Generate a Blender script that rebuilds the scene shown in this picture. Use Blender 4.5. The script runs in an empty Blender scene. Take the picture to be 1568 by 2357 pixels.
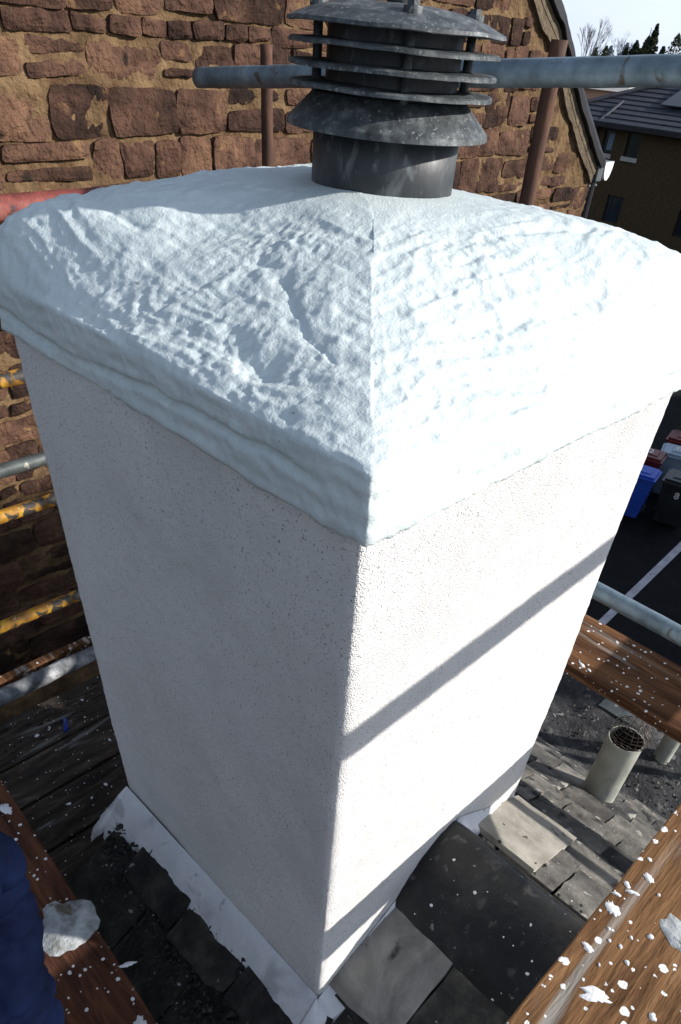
import bpy, bmesh, math, random
import numpy as np
from mathutils import Vector, Matrix
random.seed(7); rng = np.random.default_rng(7)
SC = bpy.context.scene; COL = SC.collection
R = math.radians

# ---------------------------------------------------------------- camera
cd = bpy.data.cameras.new('camera'); cam = bpy.data.objects.new('camera', cd); COL.objects.link(cam)
yaw, pit, rol = R(41.97734741), R(-43.33469532), R(4.99923106)
F = Vector((math.cos(pit)*math.cos(yaw), math.cos(pit)*math.sin(yaw), math.sin(pit)))
r0 = Vector((math.sin(yaw), -math.cos(yaw), 0)); u0 = r0.cross(F)
Rv = r0*math.cos(rol) + u0*math.sin(rol); Uv = -r0*math.sin(rol) + u0*math.cos(rol)
CAMP = Vector((-0.49613, -0.4415, 1.72032))
m = Matrix((Rv, Uv, -F)).transposed().to_4x4(); m.translation = CAMP
cam.matrix_world = m
cd.sensor_fit = 'VERTICAL'; cd.sensor_height = 36.0; cd.lens = 36.0*1568.03/2357
cd.shift_x = -8.2/2357; cd.shift_y = 372.7/2357
cd.clip_start = 0.02; cd.clip_end = 3000
SC.camera = cam
SC.render.resolution_x = 681; SC.render.resolution_y = 1024

# ---------------------------------------------------------------- sky, sun, exposure
SUN = Vector((0.575, -0.732, 0.395)).normalized()
elev = math.asin(SUN.z)
w = bpy.data.worlds.new('World'); SC.world = w; w.use_nodes = True
nt = w.node_tree; nt.nodes.clear()
out = nt.nodes.new('ShaderNodeOutputWorld'); bg = nt.nodes.new('ShaderNodeBackground')
sky = nt.nodes.new('ShaderNodeTexSky'); sky.sky_type = 'NISHITA'; sky.sun_disc = False
sky.sun_elevation = elev; sky.sun_rotation = math.atan2(SUN.x, SUN.y)
sky.air_density = 1.0; sky.dust_density = .8; sky.ozone_density = 1.0; sky.altitude = 50
tc = nt.nodes.new('ShaderNodeTexCoord'); mp = nt.nodes.new('ShaderNodeMapping'); mp.inputs['Scale'].default_value = (1.2, 1.2, 4.5)
nz = nt.nodes.new('ShaderNodeTexNoise'); nz.inputs['Scale'].default_value = 1.6; nz.inputs['Detail'].default_value = 7
cr = nt.nodes.new('ShaderNodeValToRGB'); cr.color_ramp.elements[0].position = .35; cr.color_ramp.elements[1].position = .62
cr.color_ramp.elements[0].color = (.7, .7, .7, 1); cr.color_ramp.elements[1].color = (1, 1, 1, 1)
mx = nt.nodes.new('ShaderNodeMix'); mx.data_type = 'RGBA'; mx.inputs['B'].default_value = (7.4, 7.9, 8.7, 1)
nt.links.new(tc.outputs['Generated'], mp.inputs['Vector']); nt.links.new(mp.outputs[0], nz.inputs['Vector'])
nt.links.new(nz.outputs['Fac'], cr.inputs[0])
sx = nt.nodes.new('ShaderNodeSeparateXYZ'); nt.links.new(tc.outputs['Generated'], sx.inputs[0])
hz = nt.nodes.new('ShaderNodeMapRange'); hz.inputs['From Min'].default_value = .05; hz.inputs['From Max'].default_value = .75; hz.inputs['To Min'].default_value = 1.0; hz.inputs['To Max'].default_value = .22
nt.links.new(sx.outputs['Z'], hz.inputs['Value']); hm = nt.nodes.new('ShaderNodeMath'); hm.operation = 'MULTIPLY'
nt.links.new(cr.outputs[0], hm.inputs[0]); nt.links.new(hz.outputs[0], hm.inputs[1]); nt.links.new(hm.outputs[0], mx.inputs['Factor'])
dp = nt.nodes.new('ShaderNodeVectorMath'); dp.operation = 'DOT_PRODUCT'; dp.inputs[1].default_value = SUN
nm_ = nt.nodes.new('ShaderNodeVectorMath'); nm_.operation = 'NORMALIZE'; nt.links.new(tc.outputs['Generated'], nm_.inputs[0]); nt.links.new(nm_.outputs[0], dp.inputs[0])
mr_ = nt.nodes.new('ShaderNodeMapRange'); mr_.interpolation_type = 'SMOOTHSTEP'; mr_.inputs['From Min'].default_value = -1.0; mr_.inputs['From Max'].default_value = 1.0
mr_.inputs['To Min'].default_value = .42; mr_.inputs['To Max'].default_value = 1.9; nt.links.new(dp.outputs['Value'], mr_.inputs['Value'])
cs = nt.nodes.new('ShaderNodeVectorMath'); cs.operation = 'SCALE'; cs.inputs[0].default_value = (6.2, 7.1, 8.7); nt.links.new(mr_.outputs[0], cs.inputs['Scale'])
nt.links.new(cs.outputs[0], mx.inputs['B'])
nt.links.new(sky.outputs[0], mx.inputs['A']); nt.links.new(mx.outputs['Result'], bg.inputs['Color'])
bg.inputs['Strength'].default_value = 0.085
nt.links.new(bg.outputs[0], out.inputs[0])
sl = bpy.data.lights.new('sun', 'SUN'); so = bpy.data.objects.new('sun', sl); COL.objects.link(so)
sl.energy = 5.0; sl.angle = R(0.9); sl.color = (1.0, .955, .90)
so.rotation_euler = (-SUN).to_track_quat('-Z', 'Y').to_euler(); so.location = (5, -8, 8)
SC.view_settings.view_transform = 'Standard'; SC.view_settings.look = 'None'
SC.view_settings.exposure = 0.45; SC.view_settings.gamma = 1.0; SC.view_settings.use_curve_mapping = False
SC.render.engine = 'CYCLES'
try:
    SC.cycles.max_bounces = 6; SC.cycles.diffuse_bounces = 4; SC.cycles.use_denoising = True
except Exception: pass

# ---------------------------------------------------------------- numpy noise
def _h(i, j, k, s):
    n = (i*374761393 + j*668265263 + k*2147483647 + s*974634777) & 0xffffffff
    n = ((n ^ (n >> 13))*1274126177) & 0xffffffff
    n = (n ^ (n >> 16)) & 0xffffffff
    return n/4294967295.0*2-1
def vn(P, f=1.0, s=0):
    P = np.asarray(P, dtype=np.float64)*f
    I = np.floor(P).astype(np.int64); t = P-I; t = t*t*(3-2*t)
    i, j, k = I[..., 0], I[..., 1], I[..., 2]; a, b, c = t[..., 0], t[..., 1], t[..., 2]
    def L(x, y, q): return x+(y-x)*q
    x00 = L(_h(i, j, k, s), _h(i+1, j, k, s), a); x10 = L(_h(i, j+1, k, s), _h(i+1, j+1, k, s), a)
    x01 = L(_h(i, j, k+1, s), _h(i+1, j, k+1, s), a); x11 = L(_h(i, j+1, k+1, s), _h(i+1, j+1, k+1, s), a)
    return L(L(x00, x10, b), L(x01, x11, b), c)
def fbm(P, f, n=4, s=0, g=.5):
    v = 0; a = 1
    for q in range(n): v = v+a*vn(P, f*2**q, s+q*17); a *= g
    return v

# ---------------------------------------------------------------- materials
def mat(name, cols, scale=8, rough=.8, bump=None, speck=None, speck2=None, objrand=0, metal=0, stretch=(1, 1, 1), detail=8,
        spec=.4, roughvar=0, edge=None, distort=0, dots=None):
    """noise ramp COLS in object space; SPECK (colour, scale, threshold, softness) patches of splashed paint, lichen or pit shade"""
    M = bpy.data.materials.new(name); M.use_nodes = True; T = M.node_tree; N = T.nodes; Lk = T.links
    b = N['Principled BSDF']; b.inputs['Metallic'].default_value = metal; b.inputs['Roughness'].default_value = rough
    b.inputs['Specular IOR Level'].default_value = spec
    c = N.new('ShaderNodeTexCoord'); mp = N.new('ShaderNodeMapping'); mp.inputs['Scale'].default_value = stretch
    Lk.new(c.outputs['Object'], mp.inputs[0]); V = mp.outputs[0]
    if objrand:
        oi = N.new('ShaderNodeObjectInfo'); vm = N.new('ShaderNodeVectorMath'); vm.operation = 'SCALE'
        cx = N.new('ShaderNodeCombineXYZ'); Lk.new(oi.outputs['Random'], cx.inputs[0]); Lk.new(oi.outputs['Random'], cx.inputs[1])
        vm.inputs['Scale'].default_value = 37; Lk.new(cx.outputs[0], vm.inputs[0])
        va = N.new('ShaderNodeVectorMath'); Lk.new(V, va.inputs[0]); Lk.new(vm.outputs[0], va.inputs[1]); V = va.outputs[0]
    n = N.new('ShaderNodeTexNoise'); n.inputs['Scale'].default_value = scale; n.inputs['Detail'].default_value = detail
    n.inputs['Roughness'].default_value = .62; n.inputs['Distortion'].default_value = distort
    Lk.new(V, n.inputs['Vector'])
    fac = n.outputs['Fac']
    if objrand:
        ma = N.new('ShaderNodeMath'); ma.operation = 'MULTIPLY_ADD'; ma.inputs[1].default_value = objrand; ma.inputs[2].default_value = -objrand/2
        Lk.new(oi.outputs['Random'], ma.inputs[0]); mb = N.new('ShaderNodeMath'); mb.operation = 'ADD'
        Lk.new(ma.outputs[0], mb.inputs[0]); Lk.new(fac, mb.inputs[1]); fac = mb.outputs[0]
    rp = N.new('ShaderNodeValToRGB'); e = rp.color_ramp.elements
    while len(e) < len(cols): e.new(.5)
    for el, (p, col) in zip(e, cols): el.position = p; el.color = (*col, 1)
    Lk.new(fac, rp.inputs[0]); C = rp.outputs[0]
    hs = None
    for q, sp in enumerate([speck, speck2]):
        if not sp: continue
        n2 = N.new('ShaderNodeTexNoise'); n2.inputs['Scale'].default_value = sp[1]; n2.inputs['Detail'].default_value = 6
        n2.inputs['Distortion'].default_value = .6
        vo = N.new('ShaderNodeVectorMath'); vo.inputs[1].default_value = (3.1+q*5, 7.7, 1.3); Lk.new(V, vo.inputs[0]); Lk.new(vo.outputs[0], n2.inputs['Vector'])
        r2 = N.new('ShaderNodeValToRGB'); r2.color_ramp.elements[0].position = sp[2]; r2.color_ramp.elements[1].position = min(1, sp[2]+sp[3])
        Lk.new(n2.outputs['Fac'], r2.inputs[0]); mm = N.new('ShaderNodeMix'); mm.data_type = 'RGBA'
        Lk.new(r2.outputs[0], mm.inputs['Factor']); Lk.new(C, mm.inputs['A']); mm.inputs['B'].default_value = (*sp[0], 1); C = mm.outputs['Result']
        hs = r2.outputs[0]
    if dots:   # small round splashes: colour, scale, radius
        vo = N.new('ShaderNodeTexVoronoi'); vo.inputs['Scale'].default_value = dots[1]; vo.inputs['Randomness'].default_value = 1
        DV = c.outputs['Object']; wn = N.new('ShaderNodeTexNoise'); wn.inputs['Scale'].default_value = dots[1]*2.2; wv = N.new('ShaderNodeVectorMath'); wv.operation = 'SCALE'; wv.inputs['Scale'].default_value = .35/dots[1]
        Lk.new(DV, wn.inputs['Vector']); Lk.new(wn.outputs['Color'], wv.inputs[0]); wa = N.new('ShaderNodeVectorMath'); Lk.new(DV, wa.inputs[0]); Lk.new(wv.outputs[0], wa.inputs[1])
        Lk.new(wa.outputs[0], vo.inputs['Vector'])
        sc = N.new('ShaderNodeSeparateColor'); Lk.new(vo.outputs['Color'], sc.inputs[0])
        th = N.new('ShaderNodeMath'); th.operation = 'MULTIPLY'; th.inputs[1].default_value = dots[2]; 
        pw = N.new('ShaderNodeMath'); pw.operation = 'POWER'; pw.inputs[1].default_value = 3.0; Lk.new(sc.outputs[0], pw.inputs[0]); Lk.new(pw.outputs[0], th.inputs[0])
        lt = N.new('ShaderNodeMath'); lt.operation = 'LESS_THAN'; Lk.new(vo.outputs['Distance'], lt.inputs[0]); Lk.new(th.outputs[0], lt.inputs[1])
        mm = N.new('ShaderNodeMix'); mm.data_type = 'RGBA'; Lk.new(lt.outputs[0], mm.inputs['Factor']); Lk.new(C, mm.inputs['A']); mm.inputs['B'].default_value = (*dots[0], 1); C = mm.outputs['Result']
    Lk.new(C, b.inputs['Base Color'])
    if roughvar:
        mr = N.new('ShaderNodeMapRange'); mr.inputs['To Min'].default_value = rough-roughvar; mr.inputs['To Max'].default_value = rough+roughvar
        Lk.new(n.outputs['Fac'], mr.inputs['Value']); Lk.new(mr.outputs[0], b.inputs['Roughness'])
    if bump:
        prev = None
        for (bs, st, ds, kind) in bump:
            if kind == 'v':
                bn = N.new('ShaderNodeTexVoronoi'); bn.inputs['Scale'].default_value = bs; o = bn.outputs['Distance']
            else:
                bn = N.new('ShaderNodeTexNoise'); bn.inputs['Scale'].default_value = bs; bn.inputs['Detail'].default_value = 5; bn.inputs['Roughness'].default_value = .6; o = bn.outputs['Fac']
            Lk.new(V, bn.inputs['Vector']); bp = N.new('ShaderNodeBump'); bp.inputs['Strength'].default_value = st; bp.inputs['Distance'].default_value = ds
            Lk.new(o, bp.inputs['Height'])
            if prev: Lk.new(prev, bp.inputs['Normal'])
            prev = bp.outputs[0]
        Lk.new(prev, b.inputs['Normal'])
    return M
W8 = (.78, .78, .76)
MT = {}
MT['cap'] = mat('white_masonry_paint', [(.3, (.53, .605, .605)), (.7, (.65, .71, .705))], 6, .62, bump=[(60, .4, .003, 'n'), (260, .7, .0018, 'n')], spec=.25,
                speck=((.30, .33, .32), 42, .735, .02))
MT['render'] = mat('textured_offwhite_render', [(.3, (.70, .685, .665)), (.7, (.79, .775, .75))], 5, .85, bump=[(430, .7, .0028, 'v'), (230, .6, .0024, 'n')], spec=.2,
                   speck=((.34, .32, .30), 260, .60, .05), speck2=((.60, .59, .57), 3.5, .52, .25))  # dark flecks paint the shade of the stipple pits into the colour
MT['skirt'] = mat('thick_white_brushed_paint', [(.3, (.62, .63, .66)), (.7, (.78, .78, .79))], 9, .6, bump=[(30, .7, .007, 'n'), (110, .5, .002, 'n')], speck=((.33, .32, .31), 22, .63, .09), speck2=((.50, .50, .52), 7, .55, .1))
MT['stone'] = mat('red_brown_sandstone', [(.22, (.016, .010, .008)), (.42, (.050, .027, .019)), (.58, (.098, .052, .035)), (.8, (.19, .105, .062))], 5, .92, objrand=.34,
                  bump=[(14, 1, .04, 'n'), (50, 1, .014, 'n')], speck=((.25, .15, .065), 9, .64, .12), speck2=((.02, .015, .012), 7, .64, .10), spec=.15)
MT['mortar'] = mat('ochre_lime_mortar', [(.25, (.035, .023, .015)), (.43, (.11, .068, .036)), (.62, (.20, .13, .068)), (.85, (.31, .22, .13))], 6, .95,
                   bump=[(20, .9, .03, 'n'), (70, .7, .01, 'n')], speck=((.10, .055, .03), 5, .60, .08), spec=.1)
MT['skew'] = mat('grey_tan_skew_mortar', [(.3, (.09, .07, .05)), (.6, (.16, .125, .085)), (.8, (.24, .19, .135))], 7, .95, bump=[(25, .9, .03, 'n')], spec=.1)
MT['lead'] = mat('weathered_zinc', [(.3, (.02, .023, .025)), (.52, (.062, .07, .074)), (.75, (.19, .205, .20))], 40, .6, bump=[(90, .6, .002, 'n'), (260, .5, .001, 'n')], metal=.2,
                 speck=((.34, .36, .345), 150, .60, .16), speck2=((.03, .034, .036), 28, .60, .16), spec=.5)
MT['potbody'] = mat('tar_black_pot', [(.3, (.010, .012, .015)), (.52, (.03, .034, .038)), (.75, (.13, .135, .135))], 10, .5, bump=[(70, .4, .002, 'n')], stretch=(1, 1, .5),
                    speck=((.22, .24, .24), 21, .60, .16), speck2=((.10, .105, .10), 60, .60, .10), spec=.5)
MT['galv'] = mat('galvanised_tube_steel', [(.3, (.09, .125, .145)), (.6, (.21, .275, .315)), (.8, (.38, .46, .51))], 14, .48, bump=[(60, .35, .002, 'n')], metal=.45, stretch=(1, 1, 1),
                 speck=((.10, .09, .07), 20, .62, .07), spec=.5)
MT['galvdark'] = mat('grimy_tube_steel', [(.3, (.035, .042, .043)), (.6, (.10, .115, .11)), (.85, (.25, .25, .22))], 12, .55, bump=[(60, .5, .003, 'n')], metal=.3,
                     speck=((.30, .29, .25), 26, .62, .06))
MT['splatted'] = mat('tube_caked_in_render', [(.3, (.05, .055, .06)), (.55, (.20, .21, .22)), (.75, (.62, .62, .62))], 16, .8, bump=[(40, .9, .008, 'n')], spec=.3)
MT['rust'] = mat('rusty_tube', [(.25, (.018, .012, .010)), (.5, (.06, .028, .018)), (.75, (.19, .08, .035))], 9, .8, bump=[(50, .5, .004, 'n')], metal=.1, stretch=(1, 1, .35))
MT['yellow'] = mat('chipped_yellow_tube', [(.32, (.06, .035, .012)), (.5, (.32, .15, .018)), (.7, (.62, .36, .03))], 13, .6, bump=[(60, .5, .003, 'n')],
                   speck=((.035, .03, .025), 19, .49, .05), speck2=((.6, .58, .52), 24, .68, .04))
MT['red'] = mat('faded_red_tube', [(.3, (.06, .018, .015)), (.55, (.20, .045, .035)), (.8, (.30, .12, .09))], 15, .7, bump=[(50, .8, .006, 'n')], speck=((.05, .03, .03), 20, .6, .06))
def wood(name, cols, st, **k):
    return mat(name, cols, 13, .95, stretch=st, objrand=.22, bump=[(22, .9, .008, 'n'), (75, .8, .003, 'n')], spec=.1, distort=.9, **k)
CW = [(.28, (.05, .024, .013)), (.48, (.155, .075, .036)), (.62, (.26, .125, .055)), (.8, (.40, .21, .10))]
MT['wood_x'] = wood('orange_brown_scaffold_board', [(.25, (.09, .045, .022)), (.43, (.20, .105, .048)), (.6, (.27, .155, .078)), (.82, (.38, .27, .175))], (.24, 1.9, 1.9), speck=((.34, .33, .30), 5, .62, .10), dots=(W8, 50, .42))
MT['wood_y'] = wood('brown_scaffold_board', CW, (2.6, .14, 2.6), speck=((.40, .38, .34), 6, .58, .10), dots=(W8, 60, .36))
MT['wood_l'] = wood('dark_red_brown_board', [(.28, (.03, .016, .011)), (.48, (.10, .042, .026)), (.64, (.17, .07, .035)), (.8, (.28, .13, .06))], (2.2, .28, 2.2), dots=(W8, 70, .36))
MT['wood_d'] = wood('dark_wet_scaffold_board', [(.3, (.012, .011, .010)), (.5, (.038, .031, .026)), (.64, (.065, .052, .042)), (.85, (.15, .13, .115))], (.4, 2.0, 2.0), dots=(W8, 75, .22), speck=((.14, .14, .13), 5, .66, .05))
MT['slate'] = mat('grey_brown_slate', [(.25, (.02, .02, .021)), (.45, (.065, .062, .058)), (.62, (.13, .122, .108)), (.82, (.25, .235, .205))], 9, .8, objrand=.3, bump=[(30, .8, .008, 'n'), (90, .6, .003, 'n')],
                 speck=((.32, .31, .27), 14, .62, .05), speck2=((.012, .012, .012), 9, .57, .09), spec=.3, dots=(W8, 55, .12))
MT['slate_pale'] = mat('pale_concrete_slate', [(.25, (.16, .15, .125)), (.5, (.29, .27, .23)), (.8, (.40, .375, .33))], 12, .85, bump=[(45, .7, .004, 'n')], speck=((.045, .042, .038), 17, .66, .03))
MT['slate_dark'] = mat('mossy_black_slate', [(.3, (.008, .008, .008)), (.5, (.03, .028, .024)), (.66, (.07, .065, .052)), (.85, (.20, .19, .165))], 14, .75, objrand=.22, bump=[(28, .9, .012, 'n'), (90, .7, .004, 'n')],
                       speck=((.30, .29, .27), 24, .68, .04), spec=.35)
MT['slate_grey'] = mat('rippled_grey_slate', [(.25, (.10, .095, .085)), (.5, (.21, .20, .18)), (.8, (.36, .34, .31))], 8, .7, bump=[(18, .9, .014, 'n'), (60, .6, .004, 'n')], distort=1.2, speck=((.03, .03, .03), 9, .62, .06))
MT['ridge'] = mat('black_ridge_tile', [(.3, (.004, .004, .003)), (.52, (.011, .011, .011)), (.68, (.03, .029, .026)), (.85, (.12, .115, .10))], 8, .42, bump=[(40, .6, .004, 'n')],
                  speck=((.07, .068, .062), 26, .60, .12), speck2=((.2, .19, .17), 60, .68, .05), dots=(W8, 45, .2), spec=.4)
MT['felt'] = mat('black_felt', [(.3, (.008, .008, .010)), (.55, (.03, .03, .032)), (.8, (.12, .115, .11))], 12, .85, bump=[(30, .9, .012, 'n'), (90, .8, .005, 'n')], speck=((.22, .21, .2), 22, .66, .04))
MT['pvc'] = mat('stained_cream_plastic', [(.3, (.22, .23, .20)), (.55, (.42, .43, .37)), (.8, (.58, .58, .50))], 9, .5, bump=[(60, .3, .002, 'n')], speck=((.10, .10, .09), 18, .70, .03), stretch=(1, 1, .6))
MT['pvc_in'] = mat('dark_plastic_inside', [(.3, (.01, .01, .01)), (.8, (.05, .05, .045))], 9, .8)  # near-black colour for the pipe bore and flue floor
MT['wire'] = mat('rusty_wire', [(.3, (.05, .035, .03)), (.8, (.20, .16, .13))], 20, .6, metal=.4)
MT['asphalt'] = mat('wet_black_asphalt', [(.3, (.003, .003, .004)), (.6, (.007, .007, .009)), (.85, (.018, .018, .018))], 3, .85, bump=[(60, .5, .01, 'n')], spec=.15)
MT['line'] = mat('worn_white_line', [(.3, (.35, .33, .36)), (.7, (.58, .56, .60))], 8, .9, speck=((.08, .08, .08), 12, .66, .05))
MT['earth'] = mat('rough_ground', [(.3, (.03, .035, .02)), (.7, (.07, .08, .045))], .4, .95)
MT['brick'] = mat('brown_brick_wall', [(.3, (.045, .030, .018)), (.5, (.085, .06, .034)), (.75, (.13, .09, .05))], 9, .9, stretch=(1, 1, 4), bump=[(12, .5, .03, 'n')], spec=.1)
MT['rooftile'] = mat('blue_black_roof_tile', [(.3, (.016, .019, .028)), (.7, (.032, .037, .052))], 4, .7, bump=[(20, .4, .01, 'n')], spec=.3)
MT['panel'] = mat('dark_solar_glass', [(.3, (.008, .010, .018)), (.7, (.013, .015, .025))], 1, .32, spec=.3)
MT['black'] = mat('black_plastic', [(.3, (.008, .008, .010)), (.7, (.018, .018, .022))], 3, .4, spec=.4)
MT['glass'] = mat('window_glass', [(.4, (.01, .014, .02)), (.6, (.03, .04, .055))], .7, .08, spec=.6)
MT['blind'] = mat('pale_blue_blind', [(.3, (.14, .20, .27)), (.7, (.20, .27, .34))], 2, .7)
MT['sill'] = mat('cast_stone_sill', [(.3, (.42, .39, .36)), (.7, (.52, .49, .46))], 6, .9)
MT['white'] = mat('white_plastic', [(.3, (.72, .72, .72)), (.7, (.80, .80, .80))], 6, .5)
MT['greyplastic'] = mat('grey_plastic', [(.3, (.06, .07, .075)), (.7, (.10, .115, .12))], 6, .5)
MT['bin_blue'] = mat('blue_bin_plastic', [(.3, (.02, .07, .42)), (.7, (.03, .10, .55))], 3, .45)
MT['bin_black'] = mat('black_bin_plastic', [(.3, (.012, .014, .016)), (.7, (.03, .034, .038))], 3, .4)
MT['bin_grey'] = mat('blue_grey_lid_plastic', [(.3, (.22, .29, .37)), (.7, (.32, .40, .50))], 3, .4)
MT['bin_red'] = mat('maroon_bin_plastic', [(.3, (.10, .012, .012)), (.7, (.17, .022, .022))], 3, .4)
MT['digit'] = mat('white_painted_digit', [(.3, (.62, .62, .60)), (.7, (.75, .75, .73))], 9, .8)
MT['peach'] = mat('peach_render', [(.3, (.52, .30, .22)), (.7, (.60, .36, .27))], 1, .9)
MT['bark'] = mat('grey_brown_bark', [(.3, (.08, .07, .075)), (.7, (.16, .14, .14))], 4, .9)
MT['conifer'] = mat('dark_conifer_foliage', [(.3, (.02, .035, .025)), (.5, (.045, .06, .03)), (.75, (.085, .085, .035))], .9, .9, spec=.1)
MT['bluebush'] = mat('blue_grey_winter_scrub', [(.3, (.14, .17, .20)), (.7, (.22, .25, .28))], 1, .9)
MT['trouser'] = mat('navy_work_cloth', [(.3, (.0015, .003, .010)), (.5, (.003, .006, .022)), (.7, (.006, .012, .042))], 4, .85, bump=[(5, .3, .02, 'n'), (420, .3, .0008, 'n')], spec=.04, distort=.8)
MT['jacket'] = mat('dark_work_jacket', [(.3, (.006, .007, .010)), (.7, (.014, .016, .022))], 6, .8, bump=[(9, .5, .02, 'n')])
MT['boot'] = mat('worn_dark_boot', [(.3, (.02, .02, .02)), (.6, (.06, .056, .05)), (.8, (.16, .15, .14))], 16, .7, bump=[(60, .6, .003, 'n')])
MT['skin'] = mat('skin', [(.3, (.50, .30, .22)), (.7, (.58, .36, .27))], 5, .55)
MT['hair'] = mat('short_brown_hair', [(.3, (.02, .013, .008)), (.7, (.05, .03, .02))], 30, .8, bump=[(80, .8, .004, 'n')])
MT['cement'] = mat('dried_cement_splat', [(.3, (.16, .165, .15)), (.5, (.36, .38, .38)), (.7, (.58, .60, .60))], 26, .95, bump=[(50, .9, .006, 'n')], speck=((.14, .125, .09), 14, .54, .08))
MT['paint'] = mat('dried_white_paint', [(.3, (.66, .67, .68)), (.7, (.80, .80, .80))], 20, .8, bump=[(90, .7, .003, 'n')])
MT['blueplastic'] = mat('blue_plastic_scrap', [(.3, (.01, .03, .22)), (.7, (.02, .05, .34))], 20, .5)

# ---------------------------------------------------------------- object helpers (mesh coordinates are given in world space)
WL = {}
def wloc(o): return WL.get(o.name, Vector((0, 0, 0))) if o else Vector((0, 0, 0))
def tag(o, label=None, cat=None, group=None, kind=None):
    if label: o['label'] = label
    if cat: o['category'] = cat
    if group: o['group'] = group
    if kind: o['kind'] = kind
    return o
def empty(name, loc, label, cat, group=None):
    o = bpy.data.objects.new(name, None); COL.objects.link(o); o.location = loc; WL[o.name] = Vector(loc)
    o.empty_display_size = .1
    return tag(o, label, cat, group)
def obj(name, vf, mt, parent=None, smooth=False, label=None, kind=None, base=None):
    """VF: (verts, faces) in world space, or a bmesh"""
    me = bpy.data.meshes.new(name)
    if isinstance(vf, bmesh.types.BMesh):
        vf.to_mesh(me); vf.free()
    else:
        me.from_pydata([tuple(v) for v in vf[0]], [], vf[1])
    off = Vector(base) if base is not None else wloc(parent)
    if base is not None and parent: pass
    me.transform(Matrix.Translation(-off))
    me.materials.append(MT[mt]); me.update()
    if smooth: me.polygons.foreach_set('use_smooth', [True]*len(me.polygons))
    o = bpy.data.objects.new(name, me); COL.objects.link(o)
    if parent:
        o.parent = parent; o.location = off-wloc(parent)
    else: o.location = off
    WL[o.name] = off.copy()
    if label: o['label'] = label
    if kind: o['kind'] = kind
    return o
class MB:
    def __init__(s): s.v = []; s.f = []
    def add(s, v, f):
        n = len(s.v); s.v += [tuple(p) for p in v]; s.f += [tuple(i+n for i in q) for q in f]
    def box(s, a, b, M=None):
        x0, y0, z0 = a; x1, y1, z1 = b
        v = [(x0, y0, z0), (x1, y0, z0), (x1, y1, z0), (x0, y1, z0), (x0, y0, z1), (x1, y0, z1), (x1, y1, z1), (x0, y1, z1)]
        if M: v = [M @ Vector(p) for p in v]
        s.add(v, [(3, 2, 1, 0), (4, 5, 6, 7), (0, 1, 5, 4), (1, 2, 6, 5), (2, 3, 7, 6), (3, 0, 4, 7)])
    def tube(s, a, b, r, n=12, r2=None, caps=True):
        a = Vector(a); b = Vector(b); d = (b-a).normalized(); u = d.orthogonal().normalized(); w_ = d.cross(u); r2 = r if r2 is None else r2
        v = []
        for (p, rr) in ((a, r), (b, r2)):
            for i in range(n):
                t = 2*math.pi*i/n; v.append(p+(u*math.cos(t)+w_*math.sin(t))*rr)
        f = [(i, (i+1) % n, n+(i+1) % n, n+i) for i in range(n)]
        if caps: f += [tuple(range(n-1, -1, -1)), tuple(range(n, 2*n))]
        s.add(v, f)
    def lathe(s, c, prof, n=48, M=None):
        v = []; k = len(prof)
        for i in range(n):
            t = 2*math.pi*i/n
            for (r, z) in prof: v.append((c[0]+r*math.cos(t), c[1]+r*math.sin(t), c[2]+z))
        if M: v = [M @ Vector(p) for p in v]
        f = []
        for i in range(n):
            j = (i+1) % n
            for q in range(k-1): f.append((i*k+q, j*k+q, j*k+q+1, i*k+q+1))
        s.add(v, f)
    def vf(s): return (s.v, s.f)
def grid_faces(nu, nv, closed_v=False):
    f = []
    for i in range(nu-1):
        for j in range(nv if closed_v else nv-1):
            k = (j+1) % nv; f.append((i*nv+j, i*nv+k, (i+1)*nv+k, (i+1)*nv+j))
    return f
def bev(mb, w_=.004, seg=1):
    bm = bmesh.new(); me = bpy.data.meshes.new('t'); me.from_pydata(mb.v, [], mb.f); bm.from_mesh(me); bpy.data.meshes.remove(me)
    bmesh.ops.bevel(bm, geom=bm.edges[:], offset=w_, segments=seg, affect='EDGES', profile=.6)
    return bm
def scaf_tube(name, a, b, r, mt, label, group='scaffold tubes round the chimney', wob=.0008, parent=None, n=28):
    """hollow scaffold tube, both ends open, wall 4 mm, surface slightly uneven"""
    a = Vector(a); b = Vector(b); L = (b-a).length; d = (b-a).normalized(); u = d.orthogonal().normalized(); w_ = d.cross(u)
    ns = max(3, min(160, int(L/.03))); v = []
    rings = [(0, r-.005), (0, r)]+[(L*i/ns, r) for i in range(1, ns)]+[(L, r), (L, r-.005)]
    rings = [(.12, r-.005)]+rings+[(L-.12, r-.005)]
    for (t, rr) in rings:
        for i in range(n):
            th = 2*math.pi*i/n; v.append(a+d*t+(u*math.cos(th)+w_*math.sin(th))*rr)
    P = np.array([tuple(p) for p in v]); nn = fbm(P, 30, 3)*wob
    ax = np.array(tuple(d)); o = P-np.array(tuple(a)); o = o-np.outer(o@ax, ax); o /= np.linalg.norm(o, axis=1)[:, None]+1e-9
    P = P+o*nn[:, None]
    ob = obj(name, (P.tolist(), grid_faces(len(rings), n, True)), mt, parent, smooth=True, base=None if parent else a)
    return ob if parent else tag(ob, label, 'scaffold tube', group)

Wd, Dp, HH, TT = .809, .8605, 1.30, .088
def roofz(x): return .25-.7*abs(x-.47)

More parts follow.
